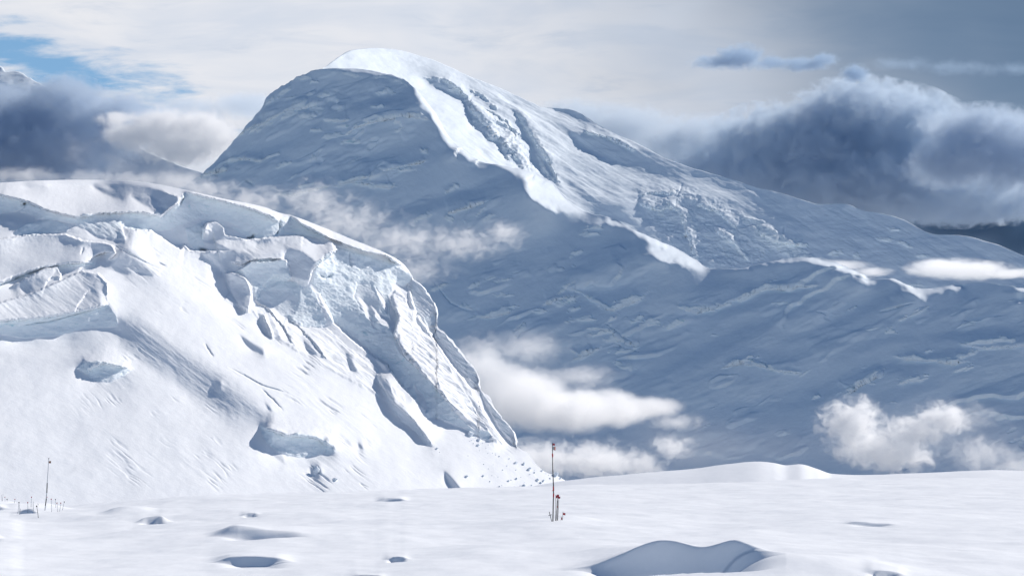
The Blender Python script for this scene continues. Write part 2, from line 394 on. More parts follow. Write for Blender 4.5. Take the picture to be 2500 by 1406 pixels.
# hollows and drifts: (rim line in pixels, wall height in metres, wall length, decay behind, near dip)
def soft_noise(x, y):
    a = 0.16*fbm(x/9.0, y/16.0, None, 3, 21)*sstep(10, 40, y) + 0.06*fbm(x/3.2, y/5.0, None, 3, 4) + 0.006*fbm(x/.55, y/1.1, None, 3, 6)*(y < 160)
    return a
PITS = [
 # x-range profile of rim height (px, height_px), py of the near lip, softness
 dict(rim=[(1325, 0), (1390, 9), (1440, 16), (1500, 34), (1560, 56), (1610, 68), (1650, 62), (1690, 45), (1720, 40), (1760, 50), (1790, 55), (1830, 42), (1880, 26), (1965, 0)],
      lip=[(1370, 1392), (1500, 1391), (1640, 1386), (1760, 1380), (1915, 1362)], wall=0.55, back=6.0, dip=0.35, w=2.0),
 dict(rim=[(505, 0), (525, 16), (560, 31), (600, 29), (650, 20), (690, 10), (760, 3), (800, 0)], lip=[(505, 1311), (620, 1309), (700, 1304), (800, 1302)], wall=1.6, back=6, dip=0.12),
 dict(rim=[(330, 0), (345, 10), (380, 16), (410, 17), (424, 0)], lip=[(330, 1273), (424, 1266)], wall=0.7, back=5, dip=0.1),
 dict(rim=[(588, 0), (600, 6), (625, 7), (640, 0)], lip=[(588, 1258), (640, 1255)], wall=1.6, back=5, dip=0.06),
 dict(rim=[(915, 0), (935, 9), (975, 11), (1004, 0)], lip=[(915, 1223), (1004, 1222)], wall=1.6, back=9, dip=0.15),
 dict(rim=[(500, 0), (560, 14), (600, 17), (680, 12), (745, 0)], lip=[(500, 1368), (600, 1374), (745, 1372)], wall=1.6, back=5, dip=0.06),
 dict(rim=[(935, 0), (960, 9), (990, 8), (1005, 0)], lip=[(935, 1361), (1005, 1359)], wall=1.6, back=3, dip=0.05),
 dict(rim=[(845, 0), (870, 11), (900, 10), (945, 5), (960, 0)], lip=[(845, 1409), (960, 1410)], wall=0.5, back=3, dip=0.06),
 dict(rim=[(-60, 0), (-30, 15), (0, 14), (16, 0)], lip=[(-60, 1319), (16, 1314)], wall=1.6, back=4, dip=0.08),
 dict(rim=[(2040, 0), (2062, 7), (2090, 7), (2150, 5), (2210, 0)], lip=[(2040, 1288), (2100, 1293), (2210, 1301)], wall=1.6, back=6, dip=0.03),
 dict(rim=[(2090, 0), (2140, 8), (2180, 7), (2220, 0)], lip=[(2090, 1412), (2220, 1412)], wall=0.6, back=3, dip=0.05),
 dict(rim=[(240, 0), (300, 12), (345, 8), (400, 0)], lip=[(240, 1262), (330, 1258), (400, 1255)], wall=16.0, back=9, dip=0.0),
 dict(rim=[(30, 0), (60, 8), (84, 16), (95, 10), (104, 0)], lip=[(30, 1256), (104, 1254)], wall=1.6, back=4, dip=0.12),
 dict(rim=[(60, 0), (80, 4), (100, 0)], lip=[(60, 1240), (100, 1240)], wall=1.6, back=6, dip=0.1),
 dict(rim=[(112, 0), (130, 5), (150, 0)], lip=[(112, 1239), (150, 1239)], wall=1.6, back=6, dip=0.1),
 dict(rim=[(-60, 0), (-20, 11), (5, 9), (30, 0)], lip=[(-60, 1243), (30, 1241)], wall=3, back=7, dip=0.1),
]
def ground_detail(x, y):
    z = soft_noise(x, y)*sstep(3, 30, y)*(1-0.6*sstep(150, 400, y))
    yy_ = np.maximum(y, 5.0); px = 1250 + F*x/yy_
    for p in PITS:
        r = np.array(p['rim'], float); l = np.array(p['lip'], float)
        m = (px > r[0, 0]-180) & (px < r[-1, 0]+345) & (y > 20) & (y < 400)
        if not m.any(): continue
        X, Yv = px[m], y[m]
        lip = curve(p['lip'], X) if len(l) > 2 else np.interp(X, l[:, 0], l[:, 1])
        hp = sum(curve(p['rim'], X+q_) for q_ in (-18, -9, 0, 9, 18))/5.0; hp = hp*sstep(r[0, 0]-5, r[0, 0]+0.28*(r[-1, 0]-r[0, 0]), X)*sstep(r[-1, 0]+5, r[-1, 0]-0.28*(r[-1, 0]-r[0, 0]), X)
        # the wall runs a little towards the viewer from left to right; the near lip is raised to its place
        xa = r[0, 0]; Yl0 = flatY(lip.max() if len(lip) < 3 else float(np.interp(xa, l[:, 0], l[:, 1])))
        for _ in range(6):
            zg = float(ground_z(np.array([(xa-1250)/F*Yl0]), np.array([Yl0]))[0]); Yl0 = (CZ-zg)*F/(float(np.interp(xa, l[:, 0], l[:, 1]))-HY)
        Yl = Yl0*np.exp(-p.get('tilt', .2)*(X-xa)/F)
        zg = ground_z((X-1250)/F*Yl, Yl)
        lift = np.maximum(((HY + (CZ-zg)*F/Yl) - lip)/F*Yl, 0)*sstep(r[0, 0]-120, r[0, 0]+25, X)*sstep(r[-1, 0]+340, r[-1, 0]-40, X)
        e = sstep(r[0, 0]+0.05*(r[-1, 0]-r[0, 0]), r[0, 0]+0.4*(r[-1, 0]-r[0, 0]), X)*sstep(r[-1, 0]-0.05*(r[-1, 0]-r[0, 0]), r[-1, 0]-0.4*(r[-1, 0]-r[0, 0]), X)
        Hh = hp*Yl/F
        wall, bk, dip = p['wall'], p['back'], p['dip']*1.8; pw = p.get('w', 1.4)
        dlt = Yv - Yl
        dlt = dlt + 0.05*perlin(x[m]/1.6, Yv*0+3.3)*(Yl < 70)
        wl = np.maximum(Hh.max()*wall, Yl**2/(CZ*F)*0.35)
        t_ = (dlt-0.15)/wl; rise = np.clip(t_, 0, 1); rise = np.where(rise < .6, rise, .6 + .4*(1-(1-(rise-.6)/.4)**2)*.85)
        fall = np.where(dlt > wl+0.15, np.exp(-((dlt-wl-0.15)/bk)**1.6), 1)
        f_ = rise*fall
        pre = -dip*sstep(-pw-.35, -pw, dlt)*e*e*(1-rise)
        z[m] += (Hh*f_ + pre + lift*np.where(dlt < 0, np.exp(-(dlt/(0.05*Yl))**2), np.where(dlt < wl+0.15, 1, fall)))
    # the mound that carries the flag poles
    mx, my = (1365-1250)/F*88, 88.0
    z += 0.22*np.exp(-(((x-mx)/1.3)**2 + ((y-my)/2.5)**2))
    for (cx_, cy_, hh, sx_, sy_) in MOUNDS:
        Yc = flatY(cy_); z += hh*np.exp(-(((x-(cx_-1250)/F*Yc)/sx_)**2 + ((y-Yc)/sy_)**2))
    return z
MOUNDS = [(1350, 1300, 0.12, 2.5, 6), (1650, 1330, 0.10, 3, 4), (340, 1262, 0.15, 2.2, 8), (85, 1246, 0.3, 1.5, 5), (1300, 1340, 0.08, 3, 3),
          (1500, 1370, 0.1, 1.5, 1.5), (1050, 1320, 0.06, 2, 4), (2300, 1290, 0.1, 5, 6), (700, 1340, 0.08, 3, 4)]
def ground_h(x, y):
    x = np.atleast_1d(np.asarray(x, float)); y = np.atleast_1d(np.asarray(y, float))
    return ground_z(x, y) + ground_detail(x, y)
def make_ground():
    u = np.concatenate([[-22, -9, -4, -2, -1.2, -0.8, -0.55, -0.42, -0.34], np.linspace(-0.29, 0.29, 1200), [0.34, 0.42, 0.55, 0.8, 1.2, 2, 4, 9, 22]])
    pyr = [np.linspace(1900, 1430, 60)[:-1], np.arange(1430, 1215, -0.5)]
    for a_, b_ in ((1357, 1396), (1300, 1314), (1262, 1276), (1218, 1227), (1236, 1262), (1284, 1300), (1403, 1415)): pyr.append(np.arange(b_, a_, -0.16))
    pyr = np.unique(np.concatenate(pyr))[::-1]
    Y = CZ*F/(pyr-HY)
    Y = np.concatenate([[-9000, -3000, -1000, -300, -100, -40, -15, -5, 0, 4, 8, 11], Y, np.linspace(Y[-1], 520, 300)[1:],
                        np.geomspace(520, 30000, 70)[1:]])
    S = np.where(Y > 12, Y, 12 + np.maximum(12-Y, 0)*0.6)
    X = u[None]*S[:, None]; YY = np.broadcast_to(Y[:, None], X.shape)
    Z = ground_h(X.ravel(), YY.ravel()).reshape(X.shape)
    far = np.abs(u[None]) > 0.5
    V = np.stack([X, YY, Z], -1)
    o = grid_mesh('snow_field', V, M_GROUND, {'ice': np.zeros(X.shape)})
    tag(o, 'smooth white snow field with wind hollows in front of the glacier', None, None, 'structure')
make_ground()
#HILL
# ------------------------------------------------------------------ the glacier hill on the left
def hill_sky(px):
    return curve([(-400, 462), (-150, 452), (0, 446), (100, 441), (200, 439), (300, 441), (380, 449), (450, 463), (550, 486), (640, 504), (690, 522), (706, 525), (725, 531),
                  (800, 560), (880, 592), (940, 617), (970, 634), (990, 650), (1001, 668), (1006, 684), (1030, 702), (1050, 725), (1062, 752), (1068, 790),
                  (1085, 810), (1110, 838), (1140, 875), (1163, 908), (1170, 945), (1195, 970), (1212, 1005), (1235, 1032), (1253, 1058), (1262, 1088), (1290, 1108),
                  (1310, 1135), (1330, 1152), (1365, 1165), (1400, 1186), (1450, 1230), (1560, 1290)], px) - (5*perlin(px/17, px*0+.5) + 3*perlin(px/7, px*0+4.5))*sstep(985, 1010, px)*sstep(1290, 1240, px)
L_ = (.48, -.34, .80); LL = (.62, -.36, .72); M_ = (.42, -.44, .79); G_ = (.20, -.60, .76); D_ = (.02, -.76, .65); S_ = (-.75, -.62, .42)
WI = (.40, -.90, .14); WL = (.62, -.76, .16); WS = (.05, -.97, .22)
def hill_base(X, Y):
    t = sstep(150, 1250, X)
    n = np.stack([.40 + .12*t, -.42 + 0*t, .79 + 0*t], 0)
    return n
H = Relief(-330, 1520, 425, 1300, 1.6, hill_base)
def hill_paint(H):
    # top snow
    H.poly([(-340, 440), (460, 440), (700, 520), (1000, 640), (1000, 670), (800, 590), (700, 545), (420, 520), (150, 520), (-340, 470)], (.42, -.30, .86), 10)
    H.ell(196, 449, 38, 3, 0, D_, .5, wob=.1)
    H.poly([(226, 455), (262, 449), (300, 447), (360, 455), (400, 466), (432, 480), (440, 492), (420, 500), (395, 498), (375, 485), (350, 478), (318, 478), (300, 488), (278, 484),
            (250, 472), (236, 463)], (-.80, -.45, .50), 3)
    H.poly([(325, 482), (350, 478), (375, 488), (400, 500), (420, 505), (400, 516), (350, 500)], D_, 5)
    H.poly([(432, 470), (442, 478), (446, 490), (436, 505), (425, 508), (436, 490)], L_, 4)
    H.ell(88, 455, 28, 4, 0, S_, .3, wob=.15)
    H.poly([(232, 453), (262, 456), (278, 462), (262, 461)], L_, 3)
    # bay of ice on the left edge
    H.poly([(-60, 470), (0, 478), (30, 484), (62, 490), (72, 497), (60, 507), (40, 517), (0, 521), (-60, 520)], WI, 3, 1, .3, 1)
    H.poly([(75, 495), (110, 513), (150, 524), (180, 532), (206, 522), (240, 522), (285, 522), (296, 545), (306, 585), (270, 588), (230, 575), (214, 562), (165, 543), (110, 536), (88, 535), (75, 522),
            (45, 518), (62, 506)], (.12, -.85, .5), 3, .55, .6, 2)
    H.poly([(105, 525), (150, 536), (180, 532), (172, 541), (150, 540), (110, 534)], WI, 3, 1, .4, 1)
    H.poly([(-340, 505), (0, 522), (45, 520), (80, 523), (97, 535), (70, 535), (30, 528), (0, 532), (-340, 520)], L_, 3)
    H.poly([(0, 545), (20, 540), (40, 548), (-60, 550)], S_, 3)
    H.poly([(60, 549), (80, 541), (110, 537), (140, 541), (165, 550), (168, 562), (164, 566), (140, 567), (100, 570), (42, 575), (35, 570), (48, 558)], (.02, -.9, .45), 3, .7, .4, 1)
    H.poly([(62, 549), (90, 550), (96, 556), (92, 575), (40, 575), (33, 568), (48, 556)], WI, 2, 1, .3, 1)
    H.poly([(165, 550), (190, 556), (208, 563), (214, 574), (180, 570), (168, 566)], D_, 3, .3)
    H.poly([(60, 545), (85, 537), (112, 535), (148, 542), (168, 552), (170, 562), (162, 551), (130, 541), (95, 540), (75, 548)], LL, 2)
    # crest ice wall
    H.poly([(447, 470), (500, 481), (600, 506), (650, 524), (672, 533), (684, 543), (682, 562), (668, 576), (640, 584), (612, 583), (590, 572), (560, 553), (530, 545), (500, 540),
            (470, 545), (430, 560), (380, 563), (340, 562), (300, 556), (290, 535), (300, 521), (345, 520), (375, 525), (394, 532), (405, 518), (428, 505), (440, 495)], WI, 3, 1, .35, 1.5)
    H.poly([(280, 521), (330, 519), (380, 521), (395, 530), (402, 516), (410, 508), (380, 505), (300, 508)], L_, 3)
    H.poly([(440, 497), (470, 492), (480, 505), (500, 530), (440, 545), (425, 530)], (.2, -.9, .35), 6, .6, .3, 2)
    H.poly([(500, 530), (530, 533), (560, 540), (600, 560), (545, 553), (497, 545), (488, 585), (495, 612), (470, 612), (445, 598), (410, 590), (385, 570), (430, 552), (470, 535)], (-.4, -.86, .3), 8, .35, .2, 2)
    H.poly([(455, 560), (495, 545), (500, 560), (496, 590), (505, 612), (475, 608), (460, 590)], (.25, -.93, .2), 4, 1, .6, 2)
    H.poly([(290, 545), (330, 560), (370, 563), (395, 578), (415, 595), (440, 610), (440, 640), (380, 620), (310, 600), (296, 575)], L_, 4)
    H.poly([(497, 562), (505, 545), (530, 544), (544, 553), (547, 572), (560, 584), (520, 588), (497, 588)], (.30, -.62, .70), 3)
    H.poly([(547, 556), (575, 566), (605, 583), (562, 584), (549, 574)], (-.05, -.85, .5), 3)
    H.poly([(706, 525), (725, 540), (750, 552), (790, 573), (800, 585), (770, 580), (735, 575), (690, 573), (700, 550)], (.30, -.88, .3), 3, .8, .3, 1)
    H.poly([(684, 533), (704, 528), (700, 545), (690, 572), (672, 578), (680, 560)], WI, 2, 1, .3)
    # sunlit shelf
    H.poly([(494, 588), (560, 583), (640, 584), (680, 578), (730, 576), (770, 578), (790, 595), (803, 622), (788, 640), (768, 632), (745, 618), (700, 614), (640, 618), (560, 608), (510, 602)], L_, 4)
    H.poly([(622, 596), (640, 586), (700, 575), (668, 583), (650, 592), (630, 597)], S_, 3)
    H.poly([(494, 592), (540, 600), (560, 612), (510, 613), (494, 604)], (.05, -.85, .5), 3)
    H.poly([(600, 622), (690, 615), (700, 605), (740, 615), (770, 640), (755, 655), (730, 640), (700, 632), (640, 628)], (-.10, -.80, .55), 6, .4, .2, 1)
    H.poly([(690, 640), (760, 632), (775, 650), (760, 690), (735, 700), (712, 682), (708, 660)], (-.35, -.82, .42), 5, .2, .2, 2)
    # left blocks
    H.poly([(-340, 600), (0, 584), (60, 574), (110, 570), (160, 571), (200, 580), (250, 590), (275, 598), (280, 612), (270, 628), (250, 640), (228, 642), (110, 650), (60, 668), (-340, 720)], (.02, -.64, .76), 3)
    H.poly([(135, 574), (160, 571), (200, 580), (260, 600), (275, 606), (262, 618), (230, 610), (200, 600), (165, 590)], (-.45, -.66, .58), 7)
    H.poly([(228, 642), (262, 615), (280, 612), (305, 603), (296, 625), (268, 650), (232, 652), (222, 650)], S_, 4, .1, .2)
    H.poly([(272, 652), (305, 606), (335, 612), (370, 635), (392, 648), (350, 652), (300, 655)], (.05, -.86, .45), 3, .2, .1)
    H.poly([(255, 655), (300, 652), (350, 650), (390, 648), (400, 655), (382, 672), (372, 674), (335, 662), (310, 672), (285, 662), (262, 656)], (-.4, -.75, .5), 4, .15, .3)
    H.poly([(-340, 770), (0, 690), (60, 666), (110, 651), (170, 643), (228, 641), (232, 648), (205, 652), (150, 650), (110, 655), (70, 672), (0, 698), (-340, 790)], WI, 3, 1, .2, 1)
    H.poly([(140, 655), (232, 647), (222, 655), (205, 662), (165, 664), (150, 680), (146, 672), (148, 662)], S_, 3, .2)
    H.poly([(-340, 790), (0, 700), (60, 673), (110, 652), (140, 652), (150, 662), (146, 686), (100, 690), (50, 700), (0, 720), (-340, 800)], (.30, -.50, .78), 3)
    H.poly([(28, 702), (58, 682), (100, 678), (125, 682), (146, 686), (110, 700), (68, 718), (52, 706)], S_, 4, 0, .2, 1)
    H.poly([(-340, 850), (0, 740), (70, 719), (150, 686), (165, 673), (200, 662), (240, 668), (262, 692), (260, 722), (264, 738), (232, 748), (130, 768), (70, 778), (-340, 810)], (.02, -.70, .70), 3, 0, .3)
    H.poly([(262, 690), (268, 700), (262, 730), (270, 760), (262, 745), (258, 725)], S_, 2)
    H.poly([(-340, 800), (0, 783), (80, 778), (150, 768), (230, 752), (262, 742), (272, 752), (284, 772), (290, 796), (250, 803), (150, 825), (60, 834), (0, 822), (-340, 840)], (.22, -.94, .22), 3, .85, .25, 1)
    H.poly([(-340, 830), (0, 815), (60, 826), (140, 820), (200, 803), (288, 797), (294, 803), (240, 808), (180, 828), (130, 829), (90, 839), (60, 839), (20, 830), (-340, 850)], S_, 3, 0, .1)
    H.poly([(290, 780), (350, 790), (430, 850), (520, 900), (600, 960), (650, 1015), (560, 1020), (430, 930), (330, 870), (300, 840)], (-.10, -.66, .74), 50, None, .3, 6)
    H.poly([(186, 897), (210, 884), (240, 880), (290, 890), (318, 902), (300, 920), (270, 931), (235, 930), (212, 914)], WI, 3, 1, .3, 2)
    H.poly([(212, 905), (235, 918), (260, 925), (240, 931), (218, 920)], S_, 2)
    H.poly([(-60, 838), (60, 842), (200, 850), (280, 870), (330, 900), (200, 880), (60, 870)], L_, 10)
    # bright spur running down from the blocks
    H.poly([(300, 560), (350, 570), (430, 600), (520, 680), (600, 770), (700, 860), (760, 930), (640, 860), (540, 790), (430, 720), (350, 650)], LL, 30)
    H.poly([(485, 612), (520, 618), (548, 650), (556, 672), (545, 670), (520, 640), (495, 622)], S_, 3)
    H.poly([(500, 612), (560, 612), (690, 630), (700, 636), (640, 630), (600, 645), (570, 665), (545, 655), (520, 630)], (.0, -.72, .68), 5, 0, .2, 1)
    H.poly([(570, 664), (592, 652), (612, 640), (640, 632), (690, 634), (702, 640), (704, 660), (712, 676), (708, 686), (680, 692), (650, 694), (620, 700), (605, 680), (590, 668)], WL, 2.5, .7, .15, 1.5)
    H.poly([(546, 668), (562, 664), (590, 672), (606, 690), (614, 712), (611, 740), (604, 760), (588, 746), (575, 728), (560, 700)], (.00, -.80, .58), 3, 0, .2)
    H.poly([(562, 664), (590, 672), (606, 688), (600, 688), (580, 676)], L_, 3)
    H.poly([(546, 682), (556, 690), (582, 728), (605, 760), (590, 758), (566, 720)], S_, 2)
    H.poly([(585, 818), (600, 828), (620, 840), (644, 853), (643, 866), (622, 861), (604, 846)], S_, 2.5)
    # ice around the gully head
    H.poly([(615, 700), (650, 694), (708, 688), (745, 690), (750, 668), (770, 640), (800, 618), (850, 600), (900, 612), (975, 655), (1000, 668), (1004, 690), (985, 700), (965, 690), (950, 720),
            (955, 790), (900, 780), (860, 810), (815, 785), (780, 800), (745, 800), (700, 780), (680, 730), (650, 720), (625, 735)], WI, 4, .9, .8, 4)
    H.poly([(815, 600), (850, 598), (900, 608), (960, 632), (985, 655), (960, 650), (900, 628), (850, 615)], (.0, -.9, .4), 4, .5, .1)
    H.poly([(620, 708), (700, 706), (730, 730), (720, 770), (690, 770), (660, 740), (640, 735)], (-.05, -.92, .35), 6, .5, .4, 2)
    H.poly([(870, 690), (905, 690), (930, 740), (912, 775), (885, 762), (862, 726)], (-.2, -.9, .35), 6, .5, .2, 2)
    H.poly([(740, 632), (770, 650), (760, 700), (740, 705), (722, 690), (712, 660)], (-.4, -.85, .35), 4, .3, .3, 2)
    H.poly([(752, 690), (770, 700), (790, 740), (806, 780), (812, 790), (798, 795), (786, 760), (770, 720)], (.3, -.7, .6), 3, .2, .6, 2)
    # gully
    H.poly([(775, 700), (900, 780), (955, 800), (975, 860), (1035, 915), (1086, 966), (1130, 1010), (1168, 1043), (1165, 1060), (1120, 1040), (1055, 1018), (1000, 960), (940, 890), (880, 835), (815, 785)],
           (.28, -.92, .25), 5, .9, .7, 3)
    # snow aprons between
    H.poly([(612, 750), (625, 732), (650, 745), (690, 790), (700, 775), (740, 800), (800, 800), (850, 850), (905, 880), (960, 960), (1000, 1000), (940, 980), (860, 930), (760, 880), (680, 830), (640, 800)], L_, 4, 0, .5, 3)
    for a in ([(628, 762), (642, 770), (660, 810), (665, 828), (645, 812), (634, 790)], [(650, 755), (668, 790), (682, 828), (672, 830), (660, 800)], [(740, 830), (760, 850), (772, 868), (750, 862)],
              [(845, 862), (860, 880), (868, 908), (858, 905), (846, 885)], [(700, 800), (718, 808), (708, 822), (700, 818)], [(905, 860), (930, 880), (948, 905), (938, 905)]):
        H.poly(a, (-.25, -.82, .5), 4, .2, .2, 2)
    for a in ([(870, 722), (895, 740), (905, 780), (918, 800), (912, 800), (896, 775)], [(915, 700), (935, 725), (948, 755), (946, 770), (932, 742)], [(900, 735), (925, 765), (950, 775), (962, 800), (950, 790), (925, 785)]):
        H.poly(a, LL, 2, 0, .3, 2)
    # right hand sunlit rib
    H.poly([(962, 705), (985, 720), (1000, 760), (1020, 790), (1045, 820), (1080, 870), (1110, 920), (1150, 985), (1180, 1035), (1215, 1080), (1180, 1070), (1140, 1035), (1090, 980), (1060, 930), (1030, 910),
            (985, 860), (965, 810), (972, 770), (955, 725)], LL, 4, 0, .8, 2)
    H.poly([(1002, 672), (1030, 700), (1050, 728), (1070, 762), (1066, 800), (1085, 815), (1140, 880), (1168, 910), (1172, 950), (1150, 945), (1118, 900), (1075, 840), (1045, 815), (1020, 785), (1000, 740), (995, 700)],
           (.05, -.93, .35), 3, .45, .9, 2)
    H.poly([(1058, 768), (1068, 772), (1062, 795), (1045, 800), (1035, 780)], (.35, -.85, .35), 4, .6, .2)
    H.poly([(1170, 950), (1212, 1005), (1240, 1036), (1258, 1062), (1262, 1090), (1240, 1072), (1215, 1040), (1185, 985)], (.05, -.93, .35), 3, .45, .9, 2)
    H.poly([(1100, 880), (1135, 920), (1165, 975), (1200, 1040), (1240, 1085), (1225, 1085), (1180, 1030), (1140, 960)], LL, 4, 0, .5, 2)
    # seracs at the gully foot
    H.poly([(1040, 1000), (1060, 1000), (1066, 1012), (1058, 1022), (1040, 1020)], WI, 2, 1, .2)
    H.poly([(1165, 1050), (1190, 1052), (1200, 1062), (1192, 1075), (1178, 1072), (1167, 1060)], WI, 2, 1, .3)
    H.poly([(1008, 930), (1020, 950), (1035, 965), (1047, 1000), (1035, 1002), (1018, 975)], (.1, -.85, .5), 3, .3, .4)
    # dark diagonal gap
    H.poly([(918, 925), (928, 912), (945, 925), (958, 950), (965, 985), (985, 995), (1005, 1015), (1030, 1050), (1058, 1088), (1040, 1082), (1018, 1055), (985, 1030), (960, 1000), (935, 970)], (-.30, -.86, .38), 4, .35, .5, 3)
    H.poly([(958, 940), (985, 960), (992, 985), (975, 985)], L_, 3, 0, .4, 2)
    # lower ice window
    H.poly([(636, 1040), (650, 1042), (668, 1052), (700, 1060), (740, 1058), (765, 1064), (790, 1066), (805, 1085), (818, 1102), (806, 1108), (790, 1106), (770, 1112), (735, 1117), (705, 1112), (680, 1104), (655, 1085), (640, 1062)],
           WI, 3, 1, .35, 2)
    H.poly([(636, 1038), (655, 1044), (670, 1056), (664, 1072), (650, 1074), (640, 1058)], S_, 2)
    H.poly([(664, 1090), (690, 1108), (694, 1132), (672, 1118), (655, 1098)], D_, 3)
    H.poly([(785, 1066), (800, 1068), (820, 1096), (812, 1108), (795, 1105)], S_, 3)
    for a in ([(756, 1142), (778, 1134), (786, 1150), (776, 1166), (762, 1158)], [(1085, 1150), (1105, 1168), (1128, 1196), (1108, 1198), (1092, 1178)], [(523, 935), (541, 928), (536, 960), (522, 956)],
              [(874, 1080), (886, 1086), (886, 1096), (876, 1094)], [(646, 982), (660, 996), (666, 1006), (656, 1000)]):
        H.poly(a, S_, 2.5)
    H.dent([(430, 500), (446, 485), (440, 505)], 2.0, .004); H.dent([(620, 575), (612, 582), (600, 583)], 4, .006)
    H.dent([(850, 622), (852, 640), (856, 652)], 2.2, .006); H.dent([(782, 672), (795, 680), (806, 672)], 4, .006)
    H.dent([(682, 540), (683, 555), (674, 575)], 2, .005); H.dent([(56, 500), (66, 497)], 4, .006); H.dent([(488, 608), (506, 613)], 4, .006)
    H.dent([(0, 697), (60, 672), (110, 655)], 2, .003, False); H.dent([(50, 795), (120, 785), (235, 755)], 1.8, .002)
    for a in ([(280, 600), (300, 612), (385, 655)], [(385, 640), (405, 650)], [(198, 622), (203, 605)], [(560, 895), (640, 940), (700, 960)], [(500, 840), (520, 870)], [(640, 950), (690, 1000)]):
        H.dent(a, 1.6, .0015)
for pts_, near_, dep_, dec_ in (
    ([(-60, 470), (0, 476), (35, 484), (70, 494), (110, 512), (150, 522), (185, 530), (212, 527), (240, 521), (285, 520), (330, 518), (375, 523), (396, 532)], -1, .006, 40),
    ([(390, 534), (402, 520), (415, 508), (436, 498), (446, 484), (446, 472)], -1, .006, 25),
    ([(447, 468), (500, 481), (600, 506), (650, 524), (684, 543)], -1, .007, 12),
    ([(706, 526), (740, 550), (790, 575), (850, 600), (890, 614), (940, 624), (985, 652)], -1, .008, 16),
    ([(560, 640), (590, 645), (620, 634), (660, 632), (703, 636)], -1, .004, 18),
    ([(-60, 706), (0, 690), (60, 666), (110, 651), (170, 643), (232, 641)], -1, .004, 40),
    ([(-60, 785), (0, 783), (80, 778), (150, 768), (232, 752), (268, 741)], -1, .005, 40),
    ([(-60, 590), (0, 584), (60, 574), (110, 571), (160, 572), (200, 588), (250, 592), (275, 600), (282, 618), (262, 640)], 1, .007, 45),
    ([(-60, 762), (0, 740), (70, 719), (150, 685), (200, 662), (240, 668), (264, 690), (262, 740)], 1, .006, 45),
    ([(20, 706), (58, 684), (110, 655), (140, 653), (150, 668), (146, 688)], 1, .005, 25),
    ([(290, 552), (330, 560), (370, 563), (395, 578), (415, 595), (440, 608), (452, 598), (462, 610), (500, 613), (570, 613)], 1, .009, 60),
    ([(494, 592), (498, 560), (505, 545), (530, 543), (546, 556), (550, 574), (600, 584), (640, 584), (690, 577), (740, 576), (785, 590)], 1, .007, 30),
    ([(546, 668), (575, 665), (600, 680), (613, 712), (611, 745), (603, 764)], 1, .006, 40),
    ([(572, 664), (612, 640), (700, 634), (710, 676), (702, 690)], 1, .005, 40),
    ([(769, 700), (810, 782), (860, 830), (897, 860), (940, 890), (979, 941), (1000, 960), (1055, 1020)], 1, .006, 40),
    ([(945, 720), (972, 770), (962, 815), (985, 860), (1035, 915), (1090, 975), (1145, 1035)], -1, .006, 40),
    ([(995, 690), (1012, 770), (1050, 815), (1110, 900), (1150, 955), (1200, 1040), (1240, 1085)], 1, .006, 30),
    ([(750, 700), (762, 660), (790, 628), (830, 605)], -1, .006, 50),
    ([(620, 735), (650, 750), (690, 795), (720, 850)], -1, .003, 20), ([(640, 765), (665, 830)], -1, .003, 12), ([(700, 770), (760, 830), (800, 880)], -1, .003, 20),
    ([(918, 915), (960, 985), (1005, 1020), (1055, 1085)], -1, .004, 30), ([(212, 905), (250, 885), (318, 900)], -1, .004, 20), ([(640, 1042), (700, 1062), (765, 1066), (812, 1090)], -1, .005, 25)):
    H.brk(pts_, near_, dep_, dec_)
hill_paint(H)
H.build(hill_sky, lambda x: np.full(x.shape, 1290.0), 620.0, (600, 1000), 1150, 620, qclamp=(4, 7), soften=0.8)
# relief detail: wind-carved streaks down the slope, broken ice where it is exposed
x_, y_, z_ = H.V[..., 0], H.V[..., 1], H.V[..., 2]
al = x_*0.80 - z_*0.60; ac = x_*0.60 + z_*0.80
wx_ = .7*fbm(x_/25, z_/25, y_/60, 3, 12)
st = fbm(al/26 + wx_*.1, (ac+wx_)/2.2, y_/80, 4, 31, 0.55)
patch = sstep(-.25, .5, fbm(x_/22, z_/22, y_/70, 3, 77))*sstep(560, 640, H.vPY)*sstep(100, 330, H.vPX + (H.vPY-900)*-.4)
big = fbm(x_/18, z_/14, y_/40, 4, 41)
rid = fbm(x_/9, z_/9, y_/16, 5, 55, 0.55, True)
flute = fbm(al/14, ac/1.9, y_/60, 4, 91, 0.6, True)
scr = -sstep(.55, .95, 1-np.abs(fbm(al/16+3.3, (ac+wx_)/1.5, y_/60, 3, 131, .5))*1.6)*sstep(0, .5, fbm(al/9, ac/5, y_/50, 2, 133))
patch = patch*sstep(-.3, .35, fbm(al/30, ac/9, y_/60, 3, 137))
dsp = (0.10*st + 0.34*scr)*patch*(1-H.aice)*(1-H.arough) + 0.28*big*(H.arough > -1)*(1-0.75*sstep(600, 480, H.vPY)) + H.aice*H.arough*0.42*rid + (1-H.aice)*H.arough**1.6*(0.62*flute) + H.aice*0.22*fbm(x_/3, z_/2, y_/6, 4, 66, .6)
H.displace(dsp)
o = grid_mesh('glacier_hill', H.V, M_HILL, {'ice': H.aice})
tag(o, 'sunlit broken glacier hill with blue ice cliffs and crevasses on the left', None, None, 'structure')
